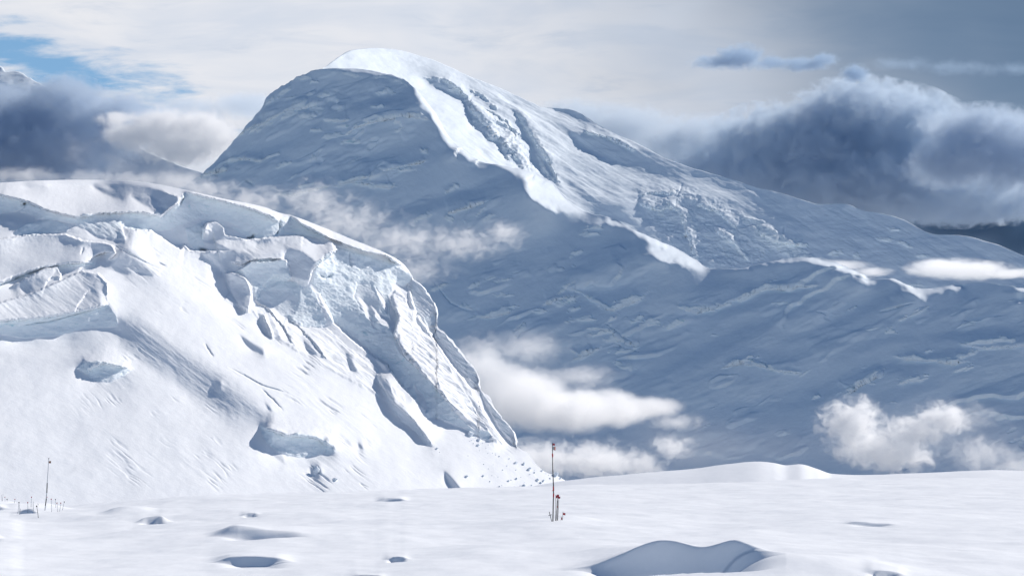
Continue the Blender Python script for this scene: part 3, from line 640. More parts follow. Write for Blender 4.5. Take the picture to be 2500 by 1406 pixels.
#MOUNTAIN
# ------------------------------------------------------------------ the big mountain: shaded near face and the higher slopes behind
SKY_B = [(560, 640), (600, 560), (645, 460), (700, 330), (735, 215), (752, 186), (800, 160), (840, 133), (870, 122), (930, 118), (980, 124), (1040, 140), (1100, 165), (1150, 188), (1220, 215), (1300, 250), (1326, 262),
         (1345, 259), (1380, 263), (1420, 277), (1460, 302), (1500, 325), (1560, 355), (1620, 385), (1700, 415), (1780, 435), (1840, 455), (1900, 470), (1930, 479), (1960, 490), (2000, 500),
         (2050, 496), (2110, 515), (2150, 522), (2200, 537), (2280, 570), (2340, 575), (2400, 590), (2450, 605), (2500, 622), (2700, 690), (2900, 760)]
SKY_A = [(-200, 700), (200, 560), (400, 480), (490, 430), (530, 390), (570, 345), (600, 310), (640, 262), (650, 240), (700, 205), (745, 181), (775, 171), (850, 167), (900, 171), (940, 180), (985, 195), (1010, 213), (1040, 247), (1070, 288),
         (1085, 318), (1110, 350), (1140, 375), (1180, 397), (1240, 407), (1290, 418), (1340, 440), (1370, 470), (1395, 495), (1430, 517), (1500, 534), (1545, 560), (1610, 588), (1650, 605), (1700, 636), (1735, 656),
         (1800, 657), (1850, 646), (1920, 632), (1990, 629), (2050, 644), (2110, 671), (2150, 681), (2180, 680), (2215, 695), (2240, 704), (2265, 704), (2330, 695), (2400, 691), (2450, 696), (2500, 705), (2700, 730), (2900, 790)]
FS = (-.42, -.78, .46)
def back_base(X, Y):
    t = sstep(1200, 1950, X); v = .08*fbm(X/130 + Y/200, (X*.55-Y)/46, None, 2, 63)
    return np.stack([.42 - .60*t + v, -.44 - .27*t, .80 - .13*t + v*.9], 0)
B = Relief(540, 2880, 90, 1000, 2.4, back_base)
def back_paint(B):
    B.poly([(700, 230), (800, 150), (860, 128), (960, 125), (1060, 160), (1000, 190), (900, 168), (800, 180)], (.40, -.40, .82), 12)
    B.poly([(850, 185), (900, 175), (960, 180), (1040, 200), (1120, 240), (1200, 300), (1300, 400), (1340, 440), (1300, 500), (1000, 500), (700, 400)], (.54, -.35, .77), 40)
    B.poly([(780, 165), (840, 128), (930, 112), (1040, 132), (1150, 180), (1240, 215), (1200, 222), (1120, 195), (1020, 160), (930, 138), (860, 145)], (.34, -.42, .84), 10)
    B.poly([(835, 137), (870, 126), (860, 134), (845, 140)], S_, 4)
    B.poly([(1020, 190), (1060, 188), (1095, 195), (1120, 215), (1140, 240), (1115, 230), (1080, 200)], (.05, -.75, .6), 4, .5, .5, 2)
    B.poly([(1036, 204), (1062, 197), (1080, 206), (1096, 216), (1084, 220), (1055, 212)], S_, 3)
    for e in ((1103, 219, 9, 7, 20), (1125, 225, 8, 4, 40), (1145, 252, 9, 7, 0), (1158, 277, 15, 8, 30), (1172, 300, 15, 12, 30), (1160, 300, 8, 12, 0), (1196, 335, 10, 9, 10), (1190, 297, 12, 5, 35), (1215, 305, 12, 5, 40),
              (1232, 312, 10, 6, 35), (1160, 225, 12, 5, 25), (1185, 240, 10, 3, 40), (1226, 345, 5, 9, 0), (1252, 368, 7, 11, -20), (1230, 365, 6, 8, -20), (1268, 395, 4, 12, -20), (1240, 387, 8, 4, 40), (1262, 320, 10, 5, 40), (1205, 262, 10, 3, 45)):
        B.ell(*e, (-.2, -.85, .45), .3, .8, .8, .6)
    B.poly([(1130, 240), (1180, 270), (1260, 330), (1310, 420), (1280, 420), (1220, 350), (1150, 300)], None, 20, .3, .8)
    B.poly([(1253, 270), (1282, 288), (1290, 310), (1312, 325), (1322, 350), (1340, 380), (1352, 396), (1325, 390), (1308, 372), (1298, 345), (1285, 330), (1280, 305)], (-.30, -.82, .48), 3, .5, .2, 2)
    B.poly([(1308, 375), (1325, 392), (1332, 410), (1352, 435), (1368, 455), (1345, 442), (1325, 420)], (.0, -.9, .4), 3, .9, .4, 2)
    B.poly([(1290, 320), (1340, 330), (1400, 370), (1480, 400), (1600, 440), (1700, 470), (1600, 480), (1450, 450), (1360, 400)], (.26, -.47, .82), 30)
    B.poly([(1250, 235), (1330, 270), (1420, 310), (1500, 345), (1420, 340), (1320, 290)], (.24, -.48, .83), 16)
    B.poly([(1390, 325), (1440, 325), (1500, 350), (1545, 390), (1560, 410), (1520, 400), (1450, 370), (1410, 345)], (-.08, -.74, .62), 14)
    B.poly([(1480, 330), (1560, 365), (1640, 410), (1740, 440), (1700, 450), (1600, 420), (1500, 380)], (-.02, -.66, .72), 10)
    B.poly([(1330, 262), (1360, 259), (1420, 278), (1440, 292), (1380, 275)], (-.1, -.7, .66), 6)
    B.poly([(1420, 480), (1500, 500), (1560, 540), (1700, 620), (1900, 680), (1700, 700), (1500, 600)], (-.05, -.80, .58), 40)
    B.poly([(1560, 500), (1620, 470), (1680, 470), (1760, 500), (1850, 560), (1900, 600), (1860, 660), (1740, 700), (1660, 640), (1600, 560)], (-.06, -.80, .56), 40, .30, .4, 14)
    B.poly([(1800, 520), (1860, 540), (1930, 590), (2000, 630), (2060, 660), (1940, 640), (1850, 590)], (-.10, -.82, .52), 14, .6, .6, 5)
    rr = random.Random(3)
    for i in range(46):
        t = rr.random(); x = 1610 + 240*t + rr.gauss(0, 32); y = 490 + 130*t + rr.uniform(-40, 50)
        B.ell(x, y, rr.uniform(4, 22), rr.uniform(2, 7), rr.uniform(0, 65), rr.choice([(.25, -.85, .4), (-.4, -.85, .3), (.1, -.6, .75), (0, -1, .1)]), .35, rr.choice([.9, .6, .1]), .4, .7, .55)
    for e in ((2180, 560, 14, 4, 5), (2160, 585, 22, 5, 12), (2210, 597, 25, 4, 22), (2040, 618, 16, 8, -10), (2090, 625, 10, 10, 0), (1925, 590, 25, 6, 25), (1960, 597, 12, 5, 10), (2250, 625, 12, 4, 0), (2150, 690, 25, 8, 20), (2240, 700, 20, 8, 10)):
        B.ell(*e, (.05, -.95, .3), .3, .8, .4, .5)
    for a in ([(1665, 450), (1660, 470), (1652, 488)], [(1915, 552), (1912, 572)], [(1568, 480), (1550, 495)], [(1905, 580), (1900, 590)], [(1210, 350), (1225, 375), (1240, 390)], [(1190, 330), (1205, 350)]):
        B.dent(a, 2.0, .0012)
    B.dent([(1668, 577), (1674, 580), (1678, 578)], 4, .004)
    for pts_ in ([(1620, 490), (1660, 520), (1680, 570), (1700, 640)], [(1560, 500), (1600, 512), (1650, 508)], [(1700, 500), (1760, 520), (1800, 560)], [(1560, 480), (1590, 470), (1650, 476)], [(1740, 560), (1790, 590), (1830, 640)], [(1850, 570), (1900, 590), (1960, 600)],
                 [(1140, 245), (1180, 300), (1230, 350), (1270, 400)], [(1180, 262), (1240, 300), (1262, 340)], [(1250, 268), (1290, 320), (1340, 395), (1370, 455)], [(1420, 320), (1480, 335), (1560, 375)], [(1080, 195), (1120, 215), (1145, 245)]):
        B.brk(pts_, -1, .0022, 14, 4, ice=6)
back_paint(B)
B.build(lambda x: curve(SKY_B, x), lambda x: np.full(x.shape, 980.0), 6300.0, (1150, 300), 1150, 560, qclamp=(3, 6), soften=1.0, backlen=.25)
x_, y_, z_ = B.V[..., 0], B.V[..., 1], B.V[..., 2]
al = x_*0.80 - z_*0.60; ac = x_*0.60 + z_*0.80
st = fbm(al/260, ac/34, y_/700, 5, 13, 0.55)
rid = fbm(x_/30, z_/22, y_/50, 5, 15, 0.6, True)
dsp = (1.3 + 2.2*sstep(820, 960, B.vPX)*sstep(1560, 1300, B.vPX))*st*(1-B.arough)*sstep(1100, 1200, B.vPX) + 4.2*B.arough*rid + 5*fbm(x_/180, z_/90, y_/300, 5, 19, .5) + 2.2*B.aice*fbm(x_/20, z_/14, y_/40, 4, 16, .6)
B.displace(dsp)
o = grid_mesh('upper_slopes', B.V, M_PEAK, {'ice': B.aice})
tag(o, 'snowy summit dome with an icefall basin and long right ridge behind the dark face', None, None, 'structure')

def face_base(X, Y):
    t = sstep(900, 2300, X)
    a_ = X*.94 - Y*.34; c_ = X*.34 + Y*.94
    v = .16*fbm(a_/260, c_/80, None, 4, 61)
    return np.stack([-.46 + .10*t + v*.7, -.74 + 0*t, .47 + .06*t + v*.9], 0)
A = Relief(-180, 2880, 130, 1330, 2.4, face_base)
PATCH = [(744,192,16,6,0),(766,201,14,4,0),(697,224,20,7,-35),(657,250,14,8,-40),(851,181,22,5,15),(932,192,18,5,0),(975,200,15,6,20),(791,237,25,9,-15),(740,258,30,12,-15),(770,275,18,16,0),(706,283,22,9,-20),
 (749,288,20,10,0),(941,224,18,9,0),(924,262,14,4,0),(638,313,28,9,-35),(587,296,12,8,0),(817,294,30,4,0),(962,286,60,4,-5),(902,301,35,5,-15),(834,309,14,5,0),(774,320,14,4,0),(817,335,22,9,0),(860,348,25,8,0),
 (975,320,15,4,-15),(1039,373,10,8,0),(766,390,7,7,0),(663,382,20,5,-20),(569,390,22,5,-10),(544,414,14,7,-20),(693,403,18,5,-20),(996,416,20,5,0),(1103,463,17,7,-25),(877,450,35,6,10),(941,454,22,5,0),(864,437,30,5,-15),
 (706,475,30,7,0),(749,454,25,4,-15),(1175,518,15,4,-40),(1036,532,25,8,-20),(1096,537,12,8,30),(1192,535,14,8,-35),(1437,571,20,7,-5),(1451,557,18,5,0),(1409,617,18,6,-30),(1071,703,22,5,-20),(1160,701,14,9,0),
 (1227,690,25,5,-12),(1231,720,18,5,0),(1380,706,28,5,-35),(1387,738,30,7,-25),(1459,738,50,5,28),(1533,738,45,8,-22),(1320,763,15,8,0),(1402,756,15,6,-20),(1419,781,28,8,-5),(1220,763,35,8,-12),(1142,752,15,6,25),
 (1494,781,12,5,-30),(1562,781,22,8,-15),(1590,791,20,10,0),(1647,795,25,10,-20),(1466,815,25,6,-10),(1430,866,30,9,-25),(1526,859,28,8,0),(1498,831,20,8,0),(1526,898,20,10,20),(1274,809,15,8,-50),(1708,756,40,5,5),
 (1771,746,25,4,-20),(1867,706,55,8,-22),(1910,703,25,8,0),(1910,744,18,4,0),(1803,884,35,6,-15),(1857,891,25,6,20),(2230,767,35,4,-25),(2173,810,10,8,0),(2408,834,60,8,-3),(2283,877,60,8,5),(2355,870,30,9,-30),
 (1992,970,9,7,-30),(2105,934,45,8,-30),(2230,927,30,10,-10),(2355,902,25,6,-15)]
def face_paint(A):
    # broad swells of the face
    lt, dk, md = (-.38, -.42, .82), (-.52, -.84, .14), (-.30, -.62, .70)
    for e, n_ in (((900, 250, 200, 26, -8), lt), ((860, 330, 230, 30, -14), dk), ((960, 395, 190, 22, -12), lt), ((720, 350, 130, 24, -30), md), ((800, 430, 220, 24, -10), md), ((1120, 455, 150, 26, -28), dk), ((1060, 500, 160, 20, -14), lt),
                  ((1200, 470, 110, 22, -35), lt), ((1300, 560, 190, 26, -22), dk), ((1240, 640, 220, 24, -18), md), ((1500, 620, 150, 22, -22), lt), ((1480, 690, 190, 26, -28), dk), ((1400, 760, 230, 24, -16), lt), ((1620, 700, 150, 20, -35), md),
                  ((1640, 780, 180, 26, -22), dk), ((1850, 690, 200, 18, -4), md), ((1800, 740, 200, 22, -20), lt), ((2000, 700, 150, 22, 8), dk), ((1980, 790, 240, 26, -16), dk), ((2150, 740, 170, 18, -22), lt), ((2300, 770, 200, 24, -24), md),
                  ((2380, 820, 150, 16, -3), lt), ((1300, 860, 200, 26, -16), dk), ((1550, 870, 180, 22, -20), md), ((1750, 850, 200, 22, -24), lt), ((1900, 930, 240, 28, -14), dk), ((2200, 900, 220, 20, -18), lt), ((2300, 960, 220, 28, -20), dk),
                  ((2050, 1020, 240, 22, -20), md), ((600, 400, 90, 18, -28), lt), ((1100, 720, 160, 20, -14), md), ((1000, 560, 150, 20, -20), dk), ((2420, 740, 150, 20, -25), dk)):
        A.ell(*e, n_, .7, wob=.6, k=.8)
    for pl in ([(838, 332), (868, 312), (905, 298), (950, 288), (1000, 283), (1046, 291)], [(560, 396), (600, 386), (640, 394)], [(470, 434), (520, 420), (560, 415)], [(845, 443), (900, 446), (950, 462), (962, 455)], [(790, 292), (820, 296), (850, 292)],
               [(820, 455), (870, 438), (910, 430)], [(930, 418), (990, 405), (1040, 392)], [(700, 480), (760, 462), (800, 455)], [(1420, 712), (1460, 745), (1500, 758), (1530, 745), (1570, 732)],
               [(1330, 740), (1370, 728), (1410, 722)], [(1160, 770), (1200, 775), (1250, 760)], [(1650, 745), (1700, 762), (1740, 752), (1800, 728), (1850, 706)], [(1850, 708), (1940, 700), (2000, 697)], [(2190, 870), (2260, 880), (2330, 886), (2370, 880)],
               [(2350, 840), (2400, 850), (2500, 842), (2560, 838)], [(1760, 900), (1800, 884), (1850, 892), (1900, 905), (1960, 912)], [(2070, 960), (2110, 930), (2160, 915)], [(1390, 852), (1420, 868), (1450, 850)], [(1440, 800), (1490, 806), (1530, 838), (1560, 846)],
               [(560, 340), (600, 318), (640, 300)], [(640, 300), (700, 270), (760, 262)], [(1090, 520), (1130, 510), (1190, 490)]):
        p_ = np.array(pl, float)
        for (xa, ya), (xb, yb) in zip(p_[:-1], p_[1:]):
            L_s = math.hypot(xb-xa, yb-ya); an = math.degrees(math.atan2(yb-ya, xb-xa))
            A.ell((xa+xb)/2, (ya+yb)/2-3.5, L_s*.62, 4.5, an, (-.25, -.45, .86), .5, 0, .1, .3)
            A.ell((xa+xb)/2, (ya+yb)/2+1.5, L_s*.60, 3.6, an, (.05, -.98, .16), .4, .9, .4, .4)
        A.brk(pl, -1, .0016, 22, 3)
    for i, e in enumerate(PATCH):
        cx, cy, rx, ry, rot = e
        # snow lip over each ice step and a shelf under it
        A.ell(cx-2, cy-ry*1.1, rx*1.15, ry*.8, rot, (-.34, -.55, .76), .5, 0, .2, .5)
        A.ell(cx, cy, rx, ry, rot, (.10, -.97, .14), .22, 1, .5, .9)
        A.ell(cx+2, cy+ry*1.3, rx*1.2, ry*.7, rot, (-.5, -.62, .6), .5, 0, .1, .5)
    rr = random.Random(11)
    for i in range(70):
        x = rr.uniform(500, 2480); ytop = float(curve(SKY_A, x)); y = rr.uniform(ytop+25, ytop+420)
        r = rr.uniform(4, 12)
        A.ell(x, y, r*rr.uniform(1, 2.4), r*.35, rr.uniform(-35, 5), rr.choice([(.05, -.95, .2), (-.6, -.6, .5), (-.2, -.6, .75)]), .4, rr.choice([.7, .2, 0]), .5, .6)
    lit = (.60, -.30, .74)
    for p in ([(1176, 392), (1240, 404), (1290, 415), (1342, 438), (1372, 468), (1398, 492), (1434, 520), (1380, 517), (1290, 515), (1340, 507), (1312, 500), (1290, 480), (1276, 462), (1285, 445), (1270, 430), (1220, 410)],
              [(1430, 546), (1460, 536), (1500, 533), (1530, 550), (1548, 562), (1500, 549), (1460, 549)],
              [(1543, 556), (1610, 586), (1652, 604), (1702, 634), (1738, 658), (1690, 658), (1632, 657), (1678, 650), (1612, 640), (1590, 625), (1558, 618), (1622, 604), (1585, 590), (1548, 573)],
              [(1745, 667), (1850, 645), (1920, 629), (1990, 626), (2050, 641), (2112, 670), (2132, 690), (2080, 670), (2030, 652), (1960, 640), (1880, 648), (1800, 664)],
              [(2040, 655), (2075, 662), (2110, 675), (2080, 672)], [(2088, 692), (2112, 684), (2150, 680), (2132, 692), (2105, 696)], [(2148, 680), (2182, 677), (2218, 692), (2250, 706), (2222, 706), (2190, 690)],
              [(2152, 740), (2172, 720), (2206, 706), (2250, 702), (2330, 693), (2356, 696), (2352, 706), (2300, 712), (2262, 724), (2222, 750), (2240, 725), (2222, 716), (2186, 722)],
              [(2430, 714), (2470, 706), (2500, 700), (2560, 706), (2560, 716), (2480, 712)], [(2446, 748), (2480, 732), (2560, 722), (2560, 735), (2490, 740)]):
        A.poly(p, lit, 6, 0, .15, 5)
    A.poly([(1000, 190), (1045, 240), (1078, 286), (1096, 325), (1118, 350), (1150, 372), (1190, 394), (1150, 392), (1110, 372), (1120, 366), (1078, 345), (1092, 336), (1060, 300), (1048, 270), (1020, 235)], lit, 3, 0, .3, 7)
    for p in ([(1019, 265), (1035, 258), (1062, 275), (1064, 290), (1045, 272)], [(1041, 316), (1060, 314), (1094, 322), (1100, 345), (1075, 326)], [(1067, 340), (1085, 335), (1120, 352), (1128, 368), (1098, 350)],
              [(1082, 352), (1104, 348), (1134, 368), (1130, 378)], [(1147, 419), (1180, 404), (1225, 402), (1190, 411)], [(1560, 635), (1600, 626), (1640, 640), (1600, 640)], [(1600, 612), (1630, 604), (1640, 616)],
              [(1002, 228), (1022, 226), (1040, 248), (1030, 245)], [(1120, 392), (1150, 384), (1180, 396), (1150, 397)]):
        A.poly(p, lit, 5, 0, .1, 2, .7)
    A.poly([(765, 170), (850, 163), (940, 176), (990, 192), (940, 186), (850, 174)], lit, 3, 0, 0, 3)
    for a in ([(1060, 690), (1100, 740), (1140, 760)], [(1255, 810), (1285, 790)], [(1480, 790), (1530, 830), (1560, 845)], [(1855, 880), (1890, 905)], [(1900, 905), (1960, 912)], [(2150, 760), (2230, 740)], [(1500, 845), (1560, 862)],
              [(600, 440), (620, 452)], [(1286, 440), (1302, 430), (1298, 442)]):
        A.dent(a, 1.8, .0018)
    A.dent([(1512, 843), (1520, 846)], 4, .003); A.dent([(1548, 858), (1556, 860)], 4, .003)
face_paint(A)
A.build(lambda x: curve(SKY_A, x) - (4*perlin(x/26, x*0+.3) + 3*perlin(x/9, x*0+7.1))*sstep(480, 520, x)*sstep(800, 740, x) - 2.2*perlin(x/14, x*0+2.2)*sstep(900, 1000, x), lambda x: np.full(x.shape, 1310.0), 4300.0, (1180, 420), 1300, 640, qclamp=(3, 5), soften=1.0, backlen=.07, backdrop=.9)
x_, y_, z_ = A.V[..., 0], A.V[..., 1], A.V[..., 2]
al = x_*0.93 + z_*0.36; ac = -x_*0.36 + z_*0.93
swell = fbm(al/300, ac/110, y_/900, 5, 23, 0.42)
rid = fbm(al/60, ac/22, y_/90, 5, 25, 0.55, True)
msk = sstep(0.05, .6, fbm(al/300, ac/130, y_/900, 3, 29))
ph = ac/92 + 2.0*fbm(al/330, ac/190, y_/900, 5, 71); fr = ph - np.floor(ph)
tm = sstep(.16, .7, fbm(al/170, ac/60, y_/800, 4, 73) + .12)*(1-sstep(0, .5, A.arough)*0.5)
saw = np.where(fr < .10, fr/.10, 1-(fr-.10)/.90)
A.aice = np.maximum(A.aice, tm*(fr < .10)*sstep(.1, .5, fbm(al/60, ac/20, y_/100, 3, 79)+.3)*0.8)
A.aice[A.rows:] = 0
dsp = 7*tm*saw + 2.8*swell + .7*msk*rid + 5*A.aice*A.arough*rid + 1.2*A.aice*fbm(x_/14, z_/12, y_/40, 4, 16, .6) + 1.0*fbm(al/40, ac/26, y_/100, 4, 28)
dsp *= (0.35 + 0.65*sstep(0, 40, A.vPY - curve(SKY_A, A.vPX)))
A.displace(dsp)
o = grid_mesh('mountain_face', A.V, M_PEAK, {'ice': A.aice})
tag(o, 'blue shaded mountain face with ice steps under a sunlit crest', None, None, 'structure')
#DISTANT
C = Relief(-500, 700, 100, 700, 3.0, (-.35, -.75, .5))
C.poly([(-500, 100), (0, 140), (80, 190), (150, 230), (60, 220), (0, 205), (-500, 260)], (.35, -.4, .8), 6, 0, .6, 6)
for i in range(30):
    rr = random.Random(i); C.ell(rr.uniform(-100, 500), rr.uniform(180, 450), rr.uniform(10, 40), rr.uniform(3, 8), rr.uniform(-40, 40), rr.choice([(.1, -.9, .3), (-.6, -.6, .5), (.2, -.6, .7)]), .4, rr.choice([0, .6]), .5, .5)
C.build(lambda x: curve([(-500, 90), (-100, 140), (-30, 150), (0, 167), (14, 180), (36, 178), (72, 194), (110, 215), (200, 280), (300, 345), (420, 400), (560, 450), (700, 520)], x), lambda x: np.full(x.shape, 690.0), 9000.0, (100, 350), 380, 220, qclamp=(3, 5), backlen=.1)
x_, y_, z_ = C.V[..., 0], C.V[..., 1], C.V[..., 2]
C.displace(9*fbm(x_/260, z_/150, y_/500, 5, 33, .55, True)*.6)
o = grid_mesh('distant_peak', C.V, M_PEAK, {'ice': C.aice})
tag(o, 'far white peak rising out of dark cloud at the left edge', None, None, 'structure')
# ------------------------------------------------------------------ blocks of ice fallen on the apron of the hill
M_ICE = snow_material('block_ice', (0.80, 0.85, 0.90), (0.62, 0.76, 0.82), 0.8, 0.4)
def hill_point(px, py, lift=0.0):
    """the point of the hill surface seen at this place of the photograph"""
    c = int(np.argmin(np.abs(H.vPX[0]-px))); colm = H.V[:H.rows, c]
    d_ = colm - np.array([0, 0, CZ]); X, Yq = pix(d_[:, 0]/d_[:, 1], d_[:, 2]/d_[:, 1])
    k = int(np.argmin(np.abs(Yq-py))); return colm[k]
def ice_block(px, py, rx, label, seed, ry=None, group='ice blocks fallen below the cliffs'):
    rr = random.Random(seed); p = hill_point(px, py)
    r_ = rx/F*p[1]; ry = (ry or rx*.8)/F*p[1]
    bm = bmesh.new()
    for _ in range(16):
        v = Vector((rr.gauss(0, 1), rr.gauss(0, 1), rr.gauss(0, 1))).normalized()
        v = v*rr.uniform(.8, 1.1); bm.verts.new((v.x*r_, v.y*r_*.9, v.z*ry))
    bmesh.ops.convex_hull(bm, input=bm.verts)
    bmesh.ops.delete(bm, geom=[v for v in bm.verts if not v.link_faces], context='VERTS')
    bmesh.ops.bevel(bm, geom=bm.edges[:], offset=r_*0.05, segments=1, affect='EDGES')
    me = bpy.data.meshes.new('ice_block'); bm.to_mesh(me); bm.free(); me.materials.append(M_ICE)
    o = bpy.data.objects.new('ice_block', me); SC.collection.objects.link(o)
    o.location = (p[0], p[1]-r_*.3, p[2]+ry*.45); o.rotation_euler = (0, 0, rr.uniform(0, 6))
    return tag(o, label, 'ice block', group)
def zc(x, y): return x/4.686+850, y/4.686+900
BIG = [(1150, 1061, 9, 7, 'largest pale ice block high on the debris slope under the cliff'), (1171, 1074, 6, 4, 'ice block just right of and below the largest one'), (1167, 1087, 5, 4, 'ice block at the bottom of the upper heap'),
       (1068, 1095, 4, 3, 'lone ice block at the end of the dark diagonal gap'), (1180, 1162, 4, 3, 'round lone ice block low on the bare apron'), (1140, 1163, 7, 3, 'long flat ice lump low on the apron'),
       (1258, 1130, 6, 3.4, 'flattened ice block upper left of the scattered debris'), (1280, 1133, 5, 4, 'angular ice block near the right crest of the apron'), (1291, 1145, 7, 4.5, 'wide grey ice block in the middle of the debris'),
       (1278, 1187, 6, 4, 'wedge of ice at the snow edge well left of the flag pole'), (1325, 1188, 5, 3.5, 'ice block on the snow edge nearer the flag pole'), (1343, 1187, 5, 3.5, 'ice block touching the snow edge just left of the flag pole'),
       (1357, 1157, 9, 6.5, 'big shaded ice slab behind the tall flag pole'), (1393, 1186, 5, 2, 'low flat ice lump on the snow edge right of the pole'), (1383, 1171, 3.4, 2, 'flat ice block right of the pole beside the crest'),
       (1381, 1180, 3, 3, 'small pointed ice block right of the tall pole'), (1366, 1168, 3, 2.6, 'small ice block just right of the tall pole'), (1419, 1183, 2, 1.2, 'farthest right tiny ice lump on the snow edge'),
       (1312, 1172, 5, 3.6, 'left one of two grey ice blocks left of the pole'), (1327, 1174, 5, 3.2, 'right one of two grey ice blocks left of the pole'), (771, 1151, 11, 10, 'dark ice boulder under the lower ice window'), (820, 1170, 8, 5, 'pale ice boulder right of the dark one'),
       (1322, 1149, 4, 2.6, 'ice block on the skyline of the apron')]
for i, (x, y, rx, ry, lb) in enumerate(BIG): ice_block(x, y, rx, lb, 100+i, ry)
SMALL = [(1435,855,8),(1412,820,8),(1390,828,6),(1455,790,6),(1480,800,6),(1540,850,8),(1575,910,5),(1605,870,5),(1440,718,7),(960,885,5),(1050,955,6),(1625,1290,9),(1830,1285,16),(1862,1272,8),(1925,1262,18),(1765,1157,9),
  (1815,1112,8),(1917,1158,9),(2130,1190,14),(2200,1305,18),(2070,1210,10),(2310,1255,12),(1725,1350,14),(1898,1355,12),(2100,1335,12),(2125,1355,10),(1970,1338,8),(1660,1095,6),(1553,1093,7),(1610,1145,5),(1730,1005,10),(1840,1030,10),
  (1690,985,7),(1655,965,5),(1680,970,5),(1000,735,6),(1980,1100,5),(2125,1160,7),(1975,1240,5),(2015,1302,5),(2260,1200,5),(2290,1218,5),(1755,1335,8),(1500,935,5),(1600,965,5),(1370,995,5),(1710,1238,5),(1645,1222,5)]
for i, (x, y, q) in enumerate(SMALL):
    X, Yq = zc(x, y)
    ice_block(X, Yq, max(1.3, q/4.686), 'small lump of ice scattered on the slope below the cliffs', 300+i)
ROW = [(1045,525,5),(1060,531,5),(1078,536,5),(1100,526,6),(1115,534,6),(1128,538,7),(1150,541,7),(1170,545,7),(1200,548,8),(1225,552,12),(1250,566,12),(990,572,7),(1020,590,7),(1050,580,5),(970,560,6)]
for i, (x, y, q) in enumerate(ROW):
    X, Yq = zc(x, y)
    ice_block(X, Yq, max(1.2, q/4.686), 'ice lump in the curved row at the foot of the blue gully', 500+i, group='row of ice lumps below the gully')

# ------------------------------------------------------------------ marker poles and wands in the snow
M_BAMBOO = plain('weathered_bamboo', (0.085, 0.075, 0.07), .6); M_RED = plain('red_tape', (0.42, 0.022, 0.035), .6); M_DARK = plain('black_plastic', (0.025, 0.028, 0.035), .5)
M_ORANGE = plain('orange_cloth', (0.75, 0.13, 0.05), .7); M_WHITE = plain('white_cloth', (0.78, 0.76, 0.72), .7); M_GREY = plain('grey_fibreglass', (0.42, 0.44, 0.47), .5); M_BROWN = plain('brown_cloth', (0.26, 0.12, 0.075), .7)
def hit(px, py):
    u, w = uw(px, py); Yt = np.linspace(22, 420, 8000)
    g_ = ground_h(u*Yt, Yt); k = np.argmax(g_ >= CZ + w*Yt)
    if k == 0: k = int(np.argmin(np.abs(Yt-158)))
    Yh = Yt[k]; return np.array([u*Yh, Yh, g_[k]])
def tube(name, pts, rad, mat, parent=None, org=(0, 0, 0), seg=7):
    bm = bmesh.new(); pts = [Vector(p) for p in pts]; rings = []
    for i, p in enumerate(pts):
        t = (pts[min(i+1, len(pts)-1)] - pts[max(i-1, 0)]).normalized()
        a = t.cross(Vector((0, 1, 0.01))).normalized(); b = t.cross(a)
        r_ = rad[i] if isinstance(rad, (list, tuple)) else rad
        rings.append([bm.verts.new(p - Vector(org) + (a*math.cos(k*2*math.pi/seg) + b*math.sin(k*2*math.pi/seg))*r_) for k in range(seg)])
    for A_, B_ in zip(rings[:-1], rings[1:]):
        for k in range(seg): bm.faces.new((A_[k], A_[(k+1) % seg], B_[(k+1) % seg], B_[k]))
    bm.faces.new(rings[0][::-1]); bm.faces.new(rings[-1])
    bmesh.ops.recalc_face_normals(bm, faces=bm.faces[:])
    me = bpy.data.meshes.new(name); bm.to_mesh(me); bm.free(); me.materials.append(mat)
    o = bpy.data.objects.new(name, me); SC.collection.objects.link(o)
    if parent is not None: o.parent = parent
    return o
def cloth(name, c, mat, parent, org, wave=0.15, th=0.004, nx=7, nz=4):
    """a small flag through four corner points (upper left, upper right, lower right, lower left)"""
    c = [Vector(p)-Vector(org) for p in c]; bm = bmesh.new(); g = {}
    w_ = (c[1]-c[0]).length
    for s_ in (0, 1):
        for i in range(nx+1):
            for j in range(nz+1):
                a, b = i/nx, j/nz
                p = (c[0]*(1-a)+c[1]*a)*(1-b) + (c[3]*(1-a)+c[2]*a)*b
                p = p + Vector((0, math.sin(a*4.5+b)*w_*wave*a + (s_-.5)*th, 0)); g[s_, i, j] = bm.verts.new(p)
    for i in range(nx):
        for j in range(nz):
            for s_ in (0, 1): bm.faces.new((g[s_, i, j], g[s_, i+1, j], g[s_, i+1, j+1], g[s_, i, j+1]))
    for i in range(nx):
        for j in (0, nz): bm.faces.new((g[0, i, j], g[0, i+1, j], g[1, i+1, j], g[1, i, j]))
    for j in range(nz):
        for i in (0, nx): bm.faces.new((g[0, i, j], g[0, i, j+1], g[1, i, j+1], g[1, i, j]))
    bmesh.ops.recalc_face_normals(bm, faces=bm.faces[:])
    me = bpy.data.meshes.new(name); bm.to_mesh(me); bm.free(); me.materials.append(mat)
    o = bpy.data.objects.new(name, me); SC.collection.objects.link(o); o.parent = parent
    return o
def knob(name, p, r_, mat, parent, org, sc=(1, 1, 1)):
    bm = bmesh.new(); bmesh.ops.create_icosphere(bm, subdivisions=2, radius=r_)
    for v in bm.verts: v.co = Vector((v.co.x*sc[0], v.co.y*sc[1], v.co.z*sc[2])) + Vector(p) - Vector(org)
    me = bpy.data.meshes.new(name); bm.to_mesh(me); bm.free(); me.materials.append(mat)
    o = bpy.data.objects.new(name, me); SC.collection.objects.link(o); o.parent = parent
    return o
def root(name, p, label, cat, group=None):
    o = bpy.data.objects.new(name, None); SC.collection.objects.link(o); o.location = p; o.empty_display_size = .1
    return tag(o, label, cat, group)
def pz(x, y): return x/5.624+1250, y/5.624+1050      # places read from an enlargement of the photograph
def pl6(x, y): return x/7.811, y/7.811+1100
def at(px, py, Y): return Vector(P(px, py, Y))

